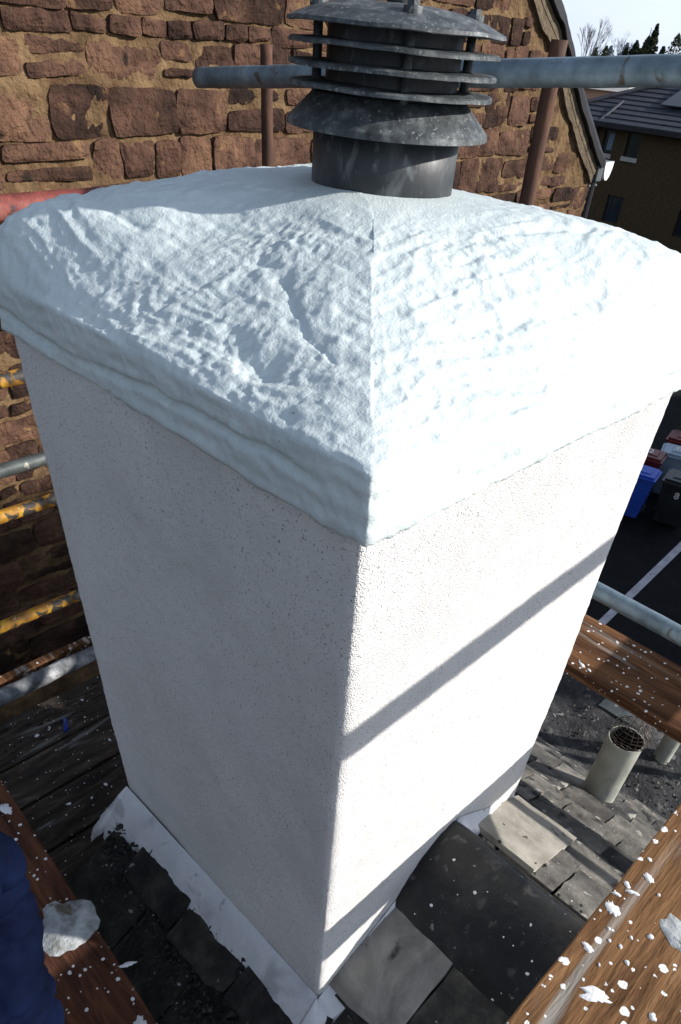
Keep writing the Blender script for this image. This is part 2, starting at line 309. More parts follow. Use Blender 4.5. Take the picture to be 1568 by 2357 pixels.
# ================================================================ GROUND AND YARD
s = MB(); s.add([(-900, -900, -4.61), (900, -900, -4.61), (900, 900, -4.61), (-900, 900, -4.61)], [(0, 1, 2, 3)])
tag(obj('ground', s.vf(), 'earth'), kind='structure')
s = MB(); s.add([(-14, -22, -4.6), (28, -22, -4.6), (28, 22, -4.6), (-14, 22, -4.6)], [(0, 1, 2, 3)])
tag(obj('asphalt_yard', s.vf(), 'asphalt'), kind='structure')
s = MB(); s.add([(6.5, 2.10, -4.594), (16, 2.66, -4.594), (16, 2.80, -4.594), (6.5, 2.22, -4.594)], [(0, 1, 2, 3)])
tag(obj('painted_line', s.vf(), 'line'), kind='structure')

# ================================================================ STONE GABLE HOUSE
YG = 3.6
gh = empty('stone_gable_house', (2.5, YG, -4.6), 'old red sandstone gable wall with ochre mortar and black roof edge behind the chimney', 'house')
def gtop(x):   # underside of the skew along the gable
    xs = [-3.0, 2.0, 5.572, 5.80, 5.95, 6.158, 6.402, 6.87, 6.93]; zs = [.9, 4.6, 1.97, 1.83, 1.70, 1.50, 1.30, .955, .92]
    return float(np.interp(x, xs, zs))
# mortar sheet, uneven
nx, nz_ = 400, 270
xs = np.linspace(-3.0, 6.93, nx); vv = []
zt = np.array([gtop(x) for x in xs])
for i, x in enumerate(xs):
    zz = np.linspace(-4.6, zt[i], nz_) if False else None
zlow = -1.8
P = np.zeros((nx, nz_, 3))
for i, x in enumerate(xs):
    P[i, :, 0] = x; P[i, :, 2] = np.linspace(zlow, zt[i], nz_)
P[..., 1] = YG
Q = P.copy(); Q[..., 1] = 0
nz1 = fbm(Q, 5, 5, 3, .55)
P[..., 1] = YG+.002-.013*nz1-.006*vn(Q, 60, 9)
obj('mortar', (P.reshape(-1, 3).tolist(), grid_faces(nx, nz_)), 'mortar', gh, smooth=True)
s = MB()
s.box((-3.0, YG+.05, -4.6), (6.90, YG+.30, zlow+.3)); s.box((6.60, YG+.05, -4.6), (6.90, YG+8, .85)); s.box((-3.0, YG+.05, -4.6), (-2.7, YG+8, .85))
s.box((-3.0, YG+7.7, -4.6), (6.90, YG+8, .85)); s.add([(-3, YG+.02, -4.6), (6.93, YG+.02, -4.6), (6.93, YG+.02, zlow+.02), (-3, YG+.02, zlow+.02)], [(0, 1, 2, 3)])
obj('side_wall', s.vf(), 'mortar', gh)
# back of gable, solid behind the mortar skin
s = MB(); s.add([(-3.0, YG+.06, zlow), (6.92, YG+.06, zlow), (6.92, YG+.06, .9), (2.0, YG+.06, 4.58), (-3.0, YG+.06, .88),
                 (-3.0, YG+.3, zlow), (6.92, YG+.3, zlow), (6.92, YG+.3, .9), (2.0, YG+.3, 4.58), (-3.0, YG+.3, .88)],
                [(4, 3, 2, 1, 0), (5, 6, 7, 8, 9), (1, 2, 7, 6), (2, 3, 8, 7), (3, 4, 9, 8), (4, 0, 5, 9)])
obj('wall_core', s.vf(), 'mortar', gh)
s = MB()   # roof
for (xa, za, xb, zb) in ((2.0, 4.66, 7.15, .86), (2.0, 4.66, -3.2, .86)):
    s.add([(xa, YG-.02, za), (xb, YG-.02, zb), (xb, YG+8.1, zb), (xa, YG+8.1, za), (xa, YG-.02, za+.05), (xb, YG-.02, zb+.05), (xb, YG+8.1, zb+.05), (xa, YG+8.1, za+.05)],
          [(0, 1, 2, 3), (7, 6, 5, 4), (0, 4, 5, 1), (1, 5, 6, 2), (2, 6, 7, 3), (3, 7, 4, 0)])
obj('roof', s.vf(), 'rooftile', gh)
# stones
def stone_mesh(x0, x1, z0, z1, nn, proud):
    nu, nv = 8, 6
    cx, cz = (x0+x1)/2, (z0+z1)/2; hx, hz = (x1-x0)/2, (z1-z0)/2
    jit = np.random.default_rng(nn); c = jit.uniform(-.012, .012, (4, 2)); pu = jit.uniform(6, 16)
    V = []
    for i in range(nu):
        for j in range(nv):
            u = -1+2*i/(nu-1); v = -1+2*j/(nv-1)
            # squircle rounding of the outline
            q = (abs(u)**pu+abs(v)**pu)**(1/pu) if (u or v) else 0; mxx = max(abs(u), abs(v)); k = mxx/q if q > 0 else 1
            uu, v2 = u*k, v*k
            a, b = (uu+1)/2, (v2+1)/2
            dx = (c[0, 0]*(1-a)*(1-b)+c[1, 0]*a*(1-b)+c[2, 0]*a*b+c[3, 0]*(1-a)*b); dz = (c[0, 1]*(1-a)*(1-b)+c[1, 1]*a*(1-b)+c[2, 1]*a*b+c[3, 1]*(1-a)*b)
            edge_ = max(0, mxx-.6)/.4
            V.append((cx+uu*hx+dx, YG-proud+.007*edge_**2, cz+v2*hz+dz))
    A = np.array(V); A[:, 1] -= .014*fbm(A, 10, 4, nn % 50); A[:, 0] += .006*vn(A, 25, 5); A[:, 2] += .006*vn(A, 25, 6)
    f = grid_faces(nu, nv)
    ring = [i*nv for i in range(nu)]+[(nu-1)*nv+j for j in range(1, nv)]+[i*nv+nv-1 for i in range(nu-2, -1, -1)]+[j for j in range(nv-2, 0, -1)]
    n0 = len(A); B = A[ring].copy(); B[:, 1] = YG+.03
    V = A.tolist()+B.tolist(); m_ = len(ring)
    f += [(ring[i], n0+i, n0+(i+1) % m_, ring[(i+1) % m_]) for i in range(m_)]
    return V, f
z = -1.75; far = MB(); cnt = 0; rs = random.Random(11)
while z < 4.4:
    h = rs.choice([.09, .16, .19, .22, .25, .20, .17]); x = -2.9+rs.uniform(0, .3)
    while x < 6.9:
        wd = rs.uniform(.17, .50) if h > .12 else rs.uniform(.10, .34)
        if x+wd > 6.72: wd = 6.90-x
        pieces = [(x+.005, x+wd-.005, z+.004, z+h-.005)]
        if h > .15 and rs.random() < .22:
            t = rs.uniform(.35, .65); pieces = [(x+.012, x+wd-.012, z+.01, z+h*t-.012), (x+.012, x+wd-.012, z+h*t+.01, z+h-.01)]
        elif h > .15 and rs.random() < .18 and wd > .25:
            t = x+wd*rs.uniform(.55, .75); pieces = [(x+.012, t-.01, z+.01, z+h-.01), (t+.01, x+wd-.012, z+.01, z+h*.45), (t+.01, x+wd-.012, z+h*.55, z+h-.01)]
        for (a, b, c_, d_) in pieces:
            d_ += rs.uniform(-.02, .008); c_ += rs.uniform(-.006, .014)
            if d_-c_ < .03 or b-a < .04: continue
            if d_ > gtop(b)-.09 or d_ > gtop(a)-.09 or (b > 6.92): continue
            cnt += 1
            V, f = stone_mesh(a, b, c_, d_, cnt, rs.uniform(.008, .028))
            vis = (.9+max(0, (2.4-a))*0 < b and c_ > .32 and c_ < 2.25 and a > .75) or (.25 < b and a < 1.45 and c_ < .9 and c_ > -1.6)
            if vis: obj('stone', (V, f), 'stone', gh)
            else: far.add(V, f)
        x += wd
    z += h
obj('masonry', far.vf(), 'stone', gh, kind='stuff')
# skew: mortar fillet under the slates and the ragged slate edge
def strip(xa, xb, w0, w1, y0, y1, n, amp, seed):
    V = []; 
    for i in range(n+1):
        x = xa+(xb-xa)*i/n; t = gtop(x); r_ = fbm(np.array([[x, q*3.1, seed*.37] for q in range(4)]), 9, 4, 3)*amp*1.3
        V += [(x, y0, t-w0+r_[0]), (x, y0, t+w1+r_[1]), (x, y1, t+w1+r_[1]), (x, y1, t-w0+r_[0])]
    f = []
    for i in range(n):
        a = i*4; b = a+4
        f += [(a, b, b+1, a+1), (a+1, b+1, b+2, a+2), (a+3, a+2, b+2, b+3), (a, a+3, b+3, b)]
    return V, f
V, f = strip(2.2, 6.90, .15, .0, YG-.034, YG+.02, 300, .009, 100)
obj('skew_fillet', (V, f), 'skew', gh)
for k, (xa, xb) in enumerate([(5.45, 5.86), (5.86, 6.16), (6.16, 6.41), (6.41, 6.66), (6.66, 6.92)]):
    V, f = strip(xa+.006, xb-.004, .075, -.004, YG-.038, YG-.020, 24, .005, 300+k*9)
    obj('skew_stone', (V, f), 'skew', gh)
V, f = strip(2.2, 6.98, -.004, .065, YG-.08, YG+.1, 200, .007, 500)
obj('slate_edge', (V, f), 'black', gh)
# gutter end at the foot of the skew
s = MB(); s.box((6.93, YG-.06, .80), (7.03, YG+.06, .97)); gp = obj('gutter_hopper', bev(s, .012, 2), 'greyplastic', gh)
s = MB(); n = 14; V = []
for y in (YG-.07, YG+.06):
    for i in range(n+1):
        t = math.pi*i/n; V.append((7.10-.085*math.cos(t)*.9, y, .955-.15*math.sin(t)))
f = [tuple(range(n+1)), tuple(range(2*n+1, n, -1))]+[(i, i+n+1, i+n+2, i+1) for i in range(n)]
s.add(V, f); obj('gutter_end', s.vf(), 'white', gh)
s = MB(); s.tube((6.97, YG+.0, .82), (6.97, YG+.0, -4.6), .04, 12); s.tube((6.9, YG, .76), (7.05, YG, .76), .02, 8); obj('downpipe', s.vf(), 'black', gh)

# ================================================================ TILED BRICK BUILDING ACROSS THE YARD
XB = 28.3
bb = empty('brick_building', (XB, 10, -4.6), 'dark brown brick building with blue black tiled roof and solar panels beyond the yard', 'building')
y0b, y1b = -2.0, 17.2
# wall with real openings
wins = [(14.70, 15.14, -.97, -.30, True), (13.66, 14.20, -.97, -.30, False), (13.70, 14.36, -2.95, -2.14, None), (10.9, 11.5, -.97, -.30, False), (10.9, 11.5, -2.95, -2.14, None), (7.5, 8.6, -.97, -.30, False)]
ys = sorted({y0b, y1b, *[a for q in wins for a in q[:2]]}); zs_ = sorted({-4.6, -.12, *[a for q in wins for a in q[2:4]]})
s = MB()
for i in range(len(ys)-1):
    for j in range(len(zs_)-1):
        ym, zm = (ys[i]+ys[i+1])/2, (zs_[j]+zs_[j+1])/2
        if any(a < ym < b and c < zm < d for a, b, c, d, _ in wins): continue
        s.add([(XB, ys[i], zs_[j]), (XB, ys[i], zs_[j+1]), (XB, ys[i+1], zs_[j+1]), (XB, ys[i+1], zs_[j])], [(0, 1, 2, 3)])
for a, b, c, d, _ in wins:
    s.add([(XB, a, c), (XB, b, c), (XB, b, d), (XB, a, d), (XB+.14, a, c), (XB+.14, b, c), (XB+.14, b, d), (XB+.14, a, d)], [(0, 1, 5, 4), (1, 2, 6, 5), (2, 3, 7, 6), (3, 0, 4, 7)])
s.add([(XB, y1b, -4.6), (XB, y1b, -.12), (XB+9, y1b, -.12), (XB+9, y1b, -4.6)], [(0, 1, 2, 3)])
s.add([(XB, y0b, -4.6), (XB, y0b, -.12), (XB+9, y0b, -.12), (XB+9, y0b, -4.6)], [(3, 2, 1, 0)])
s.add([(XB+9, y0b, -4.6), (XB+9, y0b, -.12), (XB+9, y1b, -.12), (XB+9, y1b, -4.6)], [(3, 2, 1, 0)])
obj('wall', s.vf(), 'brick', bb)
for a, b, c, d, k in wins:
    s = MB(); 
    for q in ((a, a+.05, c, d), (b-.05, b, c, d), (a+.05, b-.05, c, c+.05), (a+.05, b-.05, d-.05, d)): s.box((XB+.08, q[0], q[2]), (XB+.13, q[1], q[3]))
    if k is None: s.box((XB+.08, a+(b-a)*.72, c+.05), (XB+.12, a+(b-a)*.76, d-.05))
    wf = obj('window', s.vf(), 'black', bb)
    s = MB(); s.box((XB+.10, a+.05, c+.05), (XB+.105, b-.05, d-.05)); obj('pane', s.vf(), 'glass', wf)
    if k: s = MB(); s.box((XB+.094, a+.06, c+.10), (XB+.099, a+(b-a)*.62, d-.10)); obj('blind', s.vf(), 'blind', wf)
    if k is not None: s = MB(); s.box((XB-.06, a-.04, c-.13), (XB+.10, b+.04, c-.002)); obj('sill', s.vf(), 'sill', wf)
# hipped roof with tile courses
ex, ez = XB-.35, -.13; RX, RZ = XB+4.6, 1.42; he = y1b+.35; hr = y1b-3.6
ncr = 13
def rp(t, y): return (ex+(RX-ex)*t, y, ez+(RZ-ez)*t)
for k in range(ncr):
    t0, t1 = k/ncr, (k+1)/ncr+.012
    ya0, ya1 = he+(hr-he)*t0, he+(hr-he)*min(1, t1)
    up = .026
    s = MB(); a0 = rp(t0, 0); a1 = rp(min(1, t1), 0)
    v = [(a0[0], y0b-.3, a0[2]), (a0[0], ya0, a0[2]), (a1[0], ya1, a1[2]), (a1[0], y0b-.3, a1[2])]
    v2 = [(p[0], p[1], p[2]+(up*2 if i in (0, 1) else up*.6)) for i, p in enumerate(v)]
    s.add(v+v2, [(3, 2, 1, 0), (4, 5, 6, 7), (0, 1, 5, 4), (1, 2, 6, 5), (2, 3, 7, 6), (3, 0, 4, 7)])
    obj('tile_course', s.vf(), 'rooftile', bb)
s = MB(); s.add([(ex, he, ez), (RX, hr, RZ+.06), (RX+4.9, he, ez), (RX+4.9, y0b-.3, ez), (RX, y0b-.3, RZ+.06)], [(0, 2, 1), (1, 2, 3, 4)])
obj('roof_slope', s.vf(), 'rooftile', bb)
s = MB(); s.tube((ex, he, ez+.08), (RX, hr, RZ+.12), .07, 8); s.tube((RX, hr, RZ+.12), (RX, y0b-.3, RZ+.12), .07, 8); obj('ridge_capping', s.vf(), 'rooftile', bb)
s = MB(); s.box((ex-.06, y0b-.3, ez-.10), (ex+.06, he, ez+.03)); obj('gutter', s.vf(), 'black', bb)
s = MB(); s.box((ex+.06, y0b-.3, ez-.06), (XB, he, ez-.02)); obj('soffit', s.vf(), 'black', bb)
s = MB(); s.tube((XB-.09, 15.42, -.2), (XB-.09, 15.42, -4.6), .055, 10); obj('downpipe', s.vf(), 'black', bb)
s = MB(); s.tube(rp(.02, 15.35), (rp(.30, 15.35)[0], 15.35, rp(.30, 0)[2]+.12), .05, 8); obj('vent_pipe', s.vf(), 'rooftile', bb)
pw = .98
for k in range(9):
    ya = 13.9-k*1.02; 
    s = MB(); A0 = rp(.30, 0); A1 = rp(.80, 0)
    v = [(A0[0], ya-pw, A0[2]+.13), (A0[0], ya, A0[2]+.13), (A1[0], ya, A1[2]+.13), (A1[0], ya-pw, A1[2]+.13)]
    v = v+[(p[0], p[1], p[2]+.035) for p in v]
    s.add(v, [(3, 2, 1, 0), (4, 5, 6, 7), (0, 1, 5, 4), (1, 2, 6, 5), (2, 3, 7, 6), (3, 0, 4, 7)]); obj('solar_panel', s.vf(), 'panel', bb)

# peach house seen past the hip
ph = empty('peach_house', (44, 27, -4.6), 'small distant peach coloured house with pale roof edge seen past the tiled roof', 'house')
s = MB(); s.box((42.5, 22.5, -4.6), (49, 29.5, .25)); obj('wall', s.vf(), 'peach', ph)
s = MB(); s.add([(42.2, 22.2, .25), (49.3, 22.2, .25), (49.3, 29.8, .25), (42.2, 29.8, .25), (45.75, 22.2, 1.35), (45.75, 29.8, 1.35)], [(0, 4, 5, 3), (1, 2, 5, 4), (0, 1, 4), (2, 3, 5)]); obj('roof', s.vf(), 'sill', ph)
s = MB(); s.box((42.46, 25.0, -1.0), (42.5, 26.0, .0)); f_ = obj('window', s.vf(), 'white', ph)
s = MB(); s.box((42.44, 25.1, -.9), (42.455, 25.9, -.1)); obj('pane', s.vf(), 'glass', f_)
# unseen building added outside the frame to shade the yard and lower gable
tn = empty('shade_building', (16, -7.5, -4.6), 'tall building added outside the frame to shade the yard and lower gable wall', 'building')
s = MB(); s.box((10.2, -13, -4.6), (27, -5.2, 4.1)); s.box((7.3, -6.4, -4.6), (10.2, -5.2, 4.1)); obj('wall', s.vf(), 'brick', tn)
s = MB(); s.add([(10.0, -13.2, 4.1), (27.2, -13.2, 4.1), (27.2, -5.1, 4.1), (10.0, -5.1, 4.1), (13.0, -9.1, 5.6), (24.2, -9.1, 5.6)], [(0, 1, 5, 4), (2, 3, 4, 5), (0, 4, 3), (1, 2, 5)]); s.box((7.2, -6.5, 4.1), (10.1, -5.1, 4.2)); obj('roof', s.vf(), 'rooftile', tn)
for i in range(6):
    for zz in (-3.4, -.9, 1.4):
        s = MB(); s.box((10.6+i*2.5, -5.2, zz), (11.6+i*2.5, -5.12, zz+1.4)); wf = obj('window', s.vf(), 'white', tn)
        s = MB(); s.box((10.68+i*2.5, -5.115, zz+.08), (11.52+i*2.5, -5.10, zz+1.32)); obj('pane', s.vf(), 'glass', wf)

# ================================================================ TREES BEYOND
def bare_tree(loc, H, spread, seed, label, mt='bark', kinds=('bare_tree', 'branches'), depth=6, r0_=.16):
    t = empty(kinds[0], loc, label, 'tree', 'trees on the skyline'); rr = random.Random(seed); tr = MB(); br = MB()
    def grow(p, d, L, r_, k):
        q = p+d*L; (tr if k == 0 else br).tube(p, q, r_, 5, r_*.72, caps=False)
        if k >= depth: return
        for i in range(rr.choice([2, 3, 3]) if k < depth-1 else 3):
            a = Vector((rr.uniform(-1, 1), rr.uniform(-1, 1), rr.uniform(-.25, .8))); nd = (d+a*spread).normalized(); nd.z = abs(nd.z)*.9+.08
            grow(q, nd.normalized(), L*rr.uniform(.66, .86), r_*.62, k+1)
    grow(Vector(loc), Vector((.05, 0, 1)), H*.24, r0_, 0)
    obj('trunk', tr.vf(), mt, t); obj(kinds[1], br.vf(), mt, t)
def conifer(loc, H, rad, seed, label, mt='conifer', blobs=None, n=2600):
    t = empty('evergreen_tree', loc, label, 'tree', 'trees on the skyline'); rr = random.Random(seed)
    s = MB(); s.tube(loc, (loc[0], loc[1], loc[2]+H*.97), rad*.07, 6, .03); obj('trunk', s.vf(), 'bark', t)
    s = MB()
    for i in range(n):
        b = rr.choice(blobs); u = rr.random()**.8; th = rr.uniform(0, 6.283); lay = .62+.38*abs(math.sin(u*23+b[0]*3))
        r_ = b[3]*(1-u)**.75*lay*math.sqrt(rr.uniform(.25, 1)); zc = b[2]+u*b[4]
        c = Vector((loc[0]+b[0]+r_*math.cos(th), loc[1]+b[1]+r_*math.sin(th), loc[2]+zc))
        sz = rr.uniform(.10, .24)*b[5]; a = Vector((rr.gauss(0, 1), rr.gauss(0, 1), rr.gauss(0, .8))).normalized()*sz; bb_ = Vector((rr.gauss(0, 1), rr.gauss(0, 1), rr.gauss(0, 1))).normalized()*sz*.6
        s.add([c-a, c+bb_, c+a, c-bb_], [(0, 1, 2, 3)])
    obj('crown', s.vf(), mt, t)
TREEBASE = -4.6

# ================================================================ WHEELIE BINS
def taper_box(c, sx, sy, z0, z1, k, rot, bevel=.02):
    s = MB(); M = Matrix.Translation(Vector(c)) @ Matrix.Rotation(rot, 4, 'Z')
    v = [(-sx*k, -sy*k, z0), (sx*k, -sy*k, z0), (sx*k, sy*k, z0), (-sx*k, sy*k, z0), (-sx, -sy, z1), (sx, -sy, z1), (sx, sy, z1), (-sx, sy, z1)]
    s.add([M @ Vector(p) for p in v], [(3, 2, 1, 0), (4, 5, 6, 7), (0, 1, 5, 4), (1, 2, 6, 5), (2, 3, 7, 6), (3, 0, 4, 7)])
    return bev(s, bevel, 2)
def digits(txt, parent, M, size):
    cu = bpy.data.curves.new('digit', 'FONT'); cu.body = txt; cu.size = size; cu.extrude = .002; cu.align_x = 'CENTER'; cu.align_y = 'CENTER'; cu.offset = .004
    to = bpy.data.objects.new('t', cu); COL.objects.link(to); dg = bpy.context.evaluated_depsgraph_get()
    me = bpy.data.meshes.new_from_object(to.evaluated_get(dg)); bpy.data.objects.remove(to)
    me.transform(M); me.transform(Matrix.Translation(-wloc(parent))); me.materials.clear(); me.materials.append(MT['digit'])
    o = bpy.data.objects.new('number', me); COL.objects.link(o); o.parent = parent; WL[o.name] = wloc(parent)
def wheelie(x, y, rot, body, lid, label, sx=.235, sy=.27, h=.82, num=None, numlid=None, zb=-4.6):
    t = empty('wheelie_bin', (x, y, zb), label, 'wheelie bin', 'wheelie bins in the yard')
    M = Matrix.Translation((x, y, zb)) @ Matrix.Rotation(rot, 4, 'Z')   # front faces local -X
    b = obj('body', taper_box((x, y, zb), sx, sy, .04, h, .76, rot), body, t, smooth=False)
    s = MB(); s.box((-sx-.03, -sy-.03, h+.003), (sx+.02, sy+.03, h+.035), M); s.box((-sx*.98, -sy*.96, h+.033), (sx*.9, sy*.96, h+.075), M)
    l = obj('lid', bev(s, .014, 2), lid, t)
    s = MB(); s.box((-sx*.55, -sy*.62, h+.072), (sx*.5, sy*.62, h+.090), M); obj('lid_panel', bev(s, .008, 1), lid, l)
    s = MB(); s.tube(M @ Vector((sx+.06, -sy*.8, h)), M @ Vector((sx+.06, sy*.8, h)), .016, 8); s.box((sx, -sy*.8, h-.02), (sx+.06, -sy*.7, h+.01), M); s.box((sx, sy*.7, h-.02), (sx+.06, sy*.8, h+.01), M); obj('handle', s.vf(), body, t)
    for q in (-1, 1):
        s = MB(); s.tube(M @ Vector((sx*.72, q*sy*.82, .09)), M @ Vector((sx*.72, q*(sy*.82+.045), .09)), .09, 16); obj('wheel', s.vf(), 'black', t)
    if num:
        NM = M @ Matrix.Translation((-sx*.955-.006, 0, h*.76)) @ Matrix.Rotation(R(90), 4, 'X').to_4x4(); NM = M @ Matrix(((0, 0, -1, -sx*.955-.008), (-1, 0, 0, 0), (0, 1, 0, h*.78), (0, 0, 0, 1)))
        digits(num, b, NM, .17)
    if numlid:
        NM = M @ Matrix(((0, 1, 0, .0), (-1, 0, 0, sy*.2), (0, 0, 1, h+.094), (0, 0, 0, 1))); digits(numlid, l, NM, .24)
    return t
BR = R(12)
wheelie(11.66, 3.68, BR, 'bin_blue', 'bin_blue', 'bright blue wheelie bin at the edge of the white chimney')
wheelie(12.00, 3.03, BR, 'bin_black', 'bin_black', 'black wheelie bin with a painted white 8 beside the blue bin', num='8', sx=.27, sy=.31)
wheelie(12.46, 3.95, BR, 'bin_red', 'bin_red', 'dark red wheelie bin with a scrawled 12, directly behind the blue bin', numlid='12')
wheelie(13.05, 3.50, BR+R(6), 'bin_grey', 'bin_grey', 'wheelie bin with blue grey lid and painted 82, between two dark red ones', sx=.26, sy=.42, numlid='82')
wheelie(13.75, 3.72, BR, 'bin_red', 'bin_red', 'dark red wheelie bin farthest back, behind the blue grey lid', sx=.26, sy=.40)
s = MB(); s.box((14.6, 4.25, -4.6), (14.7, 4.37, -3.2)); tag(obj('fence_post', s.vf(), 'galvdark', base=(14.65, 4.31, -4.6)), 'short grey green post standing behind the wheelie bins', 'post')

# ================================================================ OWN ROOF
hs_ = empty('slated_house', (.47, -1.2, -4.6), 'slated pitched roof the white chimney stands on', 'house')
YV = .83
s = MB()
for (xa, xb) in ((.47, 1.56), (.47, -1.9)):
    za, zb = roofz(xa)-.012, roofz(xb)-.012
    s.add([(xa, -6, za), (xb, -6, zb), (xb, YV-.02, zb), (xa, YV-.02, za), (xa, -6, za-.06), (xb, -6, zb-.06), (xb, YV-.02, zb-.06), (xa, YV-.02, za-.06)],
          [(0, 1, 2, 3), (7, 6, 5, 4), (0, 4, 5, 1), (1, 5, 6, 2), (2, 6, 7, 3), (3, 7, 4, 0)])
obj('roof_deck', s.vf(), 'felt', hs_)
zf = roofz(1.56)-.03
nx, ny = 90, 110
gx = np.linspace(1.50, 2.62, nx); gy = np.linspace(-3.5, .95, ny); P = np.stack(np.meshgrid(gx, gy, indexing='ij')+[np.zeros((nx, ny))], -1)
P[..., 2] = zf-.05*(P[..., 0]-1.5)+.015*fbm(P, 5, 4, 21)
obj('flat_roof', (P.reshape(-1, 3).tolist(), grid_faces(nx, ny)), 'felt', hs_, smooth=True)
s = MB(); s.box((2.60, -3.5, zf-.35), (2.68, .95, zf-.03)); s.box((-1.75, -6, -4.6), (2.55, YV-.06, zf-.06)); obj('house_wall', s.vf(), 'brick', hs_)
s = MB(); V = []
s.add([(.47, YV-.03, .22), (-1.8, YV-.03, roofz(-1.8)-.05), (-1.8, YV-.03, -1.5), (1.56, YV-.03, -1.5), (1.56, YV-.03, roofz(1.56)-.05)], [(0, 1, 2, 3, 4)]); obj('gable_triangle', s.vf(), 'brick', hs_)
def slate(side, xlow, y0, y1, L, th, seed, mt, lift=0, nm='slate'):
    """slate lying on the slope; XLOW is the plan distance of its lower edge from the ridge line"""
    rr = random.Random(seed); nu, nv = 6, 5; V = []
    c, s_ = 1/math.sqrt(1.49), .7/math.sqrt(1.49); L = min(L, xlow/c-.045)
    chip = rr.choice([0, 0, .012, .022, .03]); cj = rr.choice([0, 4]); tilt = .030; tw = rr.uniform(-.006, .006)
    for k in range(2):
        for i in range(nu):
            for j in range(nv):
                u = i/(nu-1); v = j/(nv-1)
                l = L*u   # from lower edge up
                y = y0+(y1-y0)*v; d = xlow/c-l   # distance along slope
                jag = (rr.uniform(-.007, .007)-(chip if j == cj else 0)) if i in (0,) else 0
                d += jag
                hgt = lift+.004+tilt*(1-u)*1.0+tw*(v-.5)*(1-u)+(th if k == 0 else 0)
                yy = y+(rr.uniform(-.003, .003) if j in (0, nv-1) else 0)
                x = .47+side*(d*c+hgt*s_); z_ = .25-d*s_+hgt*c
                V.append((x, yy, z_))
    A = np.array(V); 
    A[:nu*nv, 2] += (.003 if side > 0 else .007)*fbm(A[:nu*nv], 18, 3, seed % 90)
    f = [tuple(reversed(q)) if side > 0 else q for q in grid_faces(nu, nv)]
    n0 = nu*nv; f += [tuple(i+n0 for i in q) for q in grid_faces(nu, nv)]
    ring = [i*nv for i in range(nu)]+[(nu-1)*nv+j for j in range(1, nv)]+[i*nv+nv-1 for i in range(nu-2, -1, -1)]+[j for j in range(nv-2, 0, -1)]
    m_ = len(ring); f += [(ring[i], ring[(i+1) % m_], n0+ring[(i+1) % m_], n0+ring[i]) for i in range(m_)]
    return obj(nm, (A.tolist(), f), mt, hs_)
rs = random.Random(5); k = 0
for row in range(8):       # right slope, rows from the ridge down
    xl = .205+row*.155
    off = .0 if row % 2 == 0 else .095
    y = YV-.01-off*(1 if row else 0); first = True
    while y > -1.1:
        wd = rs.uniform(.135, .20); k += 1
        if off and first: wd = .095
        first = False
        ya = y-wd
        if ya < -.9 and row > 5: break
        if not (xl < .30 and ya > .02):
            slate(1, xl+rs.uniform(-.026, .020), ya+.003, y-.003, .33, rs.uniform(.010, .016), 100+k, 'slate')
        y = ya
sl_ = slate(1, .318, -.205, .0, .34, .014, 9001, 'slate_pale', lift=.014)
sl_['label'] = 'pale clean slate tucked against the chimney'
slate(1, .35, -.36, -.205, .30, .012, 9002, 'slate', lift=.006); slate(1, .50, -.27, -.10, .30, .012, 9003, 'slate', lift=.004)
rs = random.Random(8)
for row in range(8):       # left slope
    xl = .42+row*.17
    off = .0 if row % 2 == 0 else .13
    y = .82-off; k2 = 0
    while y > -1.3:
        wd = rs.uniform(.24, .275); k += 1
        ya = y-wd
        grey = (row == 0 and -.25 < ya < -.05)
        if not (xl < .45 and y > .12):
            slate(-1, xl+rs.uniform(-.015, .015), ya+.003, y-.003, .36, rs.uniform(.011, .018), 700+k, 'slate_dark')
        y = ya
g = slate(-1, .395, -.198, .05, .26, .016, 9010, 'slate_grey', lift=.020); g['label'] = 'rippled grey slate at the near foot of the chimney'
slate(-1, .40, -.47, -.202, .26, .016, 9011, 'slate_dark', lift=.016)
# ridge tiles
def ridge(y0, y1, seed, dz=0):
    nu, nv = 22, 15; V = []
    for k in range(2):
        for i in range(nu):
            for j in range(nv):
                y = y0+(y1-y0)*j/(nv-1); t = -1+2*i/(nu-1)
                x = .442+t*(.235 if t < 0 else .062); base = roofz(x) if x < .47 else roofz(x)
                z_ = .285-.0*abs(t)
                if t < 0: z_ = .312-.237*(abs(t)**1.9)
                else: z_ = .312-.074*(t**1.8)
                V.append((x, y, z_+dz-(0 if k == 0 else .016)))
    A = np.array(V); A[:, 2] += .003*fbm(A, 10, 3, seed)
    f = grid_faces(nu, nv); n0 = nu*nv; f = [tuple(reversed(q)) for q in f]+[tuple(i+n0 for i in q) for q in grid_faces(nu, nv)]
    ring = [i*nv for i in range(nu)]+[(nu-1)*nv+j for j in range(1, nv)]+[i*nv+nv-1 for i in range(nu-2, -1, -1)]+[j for j in range(nv-2, 0, -1)]
    m_ = len(ring); f += [(ring[(i+1) % m_], ring[i], n0+ring[i], n0+ring[(i+1) % m_]) for i in range(m_)]
    return obj('ridge_tile', (A.tolist(), f), 'ridge', hs_, smooth=False)
ridge(-.405, .04, 31); ridge(-.86, -.41, 32); ridge(-1.32, -.865, 33); ridge(-1.78, -1.325, 34)
for o in [o for o in COL.objects if o.name.startswith('ridge_tile')]: o.data.polygons.foreach_set('use_smooth', [True]*len(o.data.polygons))

# ================================================================ CHIMNEY
ch = empty('chimney', (.405, .43, 0), 'large white painted chimney stack with rough flaunched cap and smooth rendered sides', 'chimney')
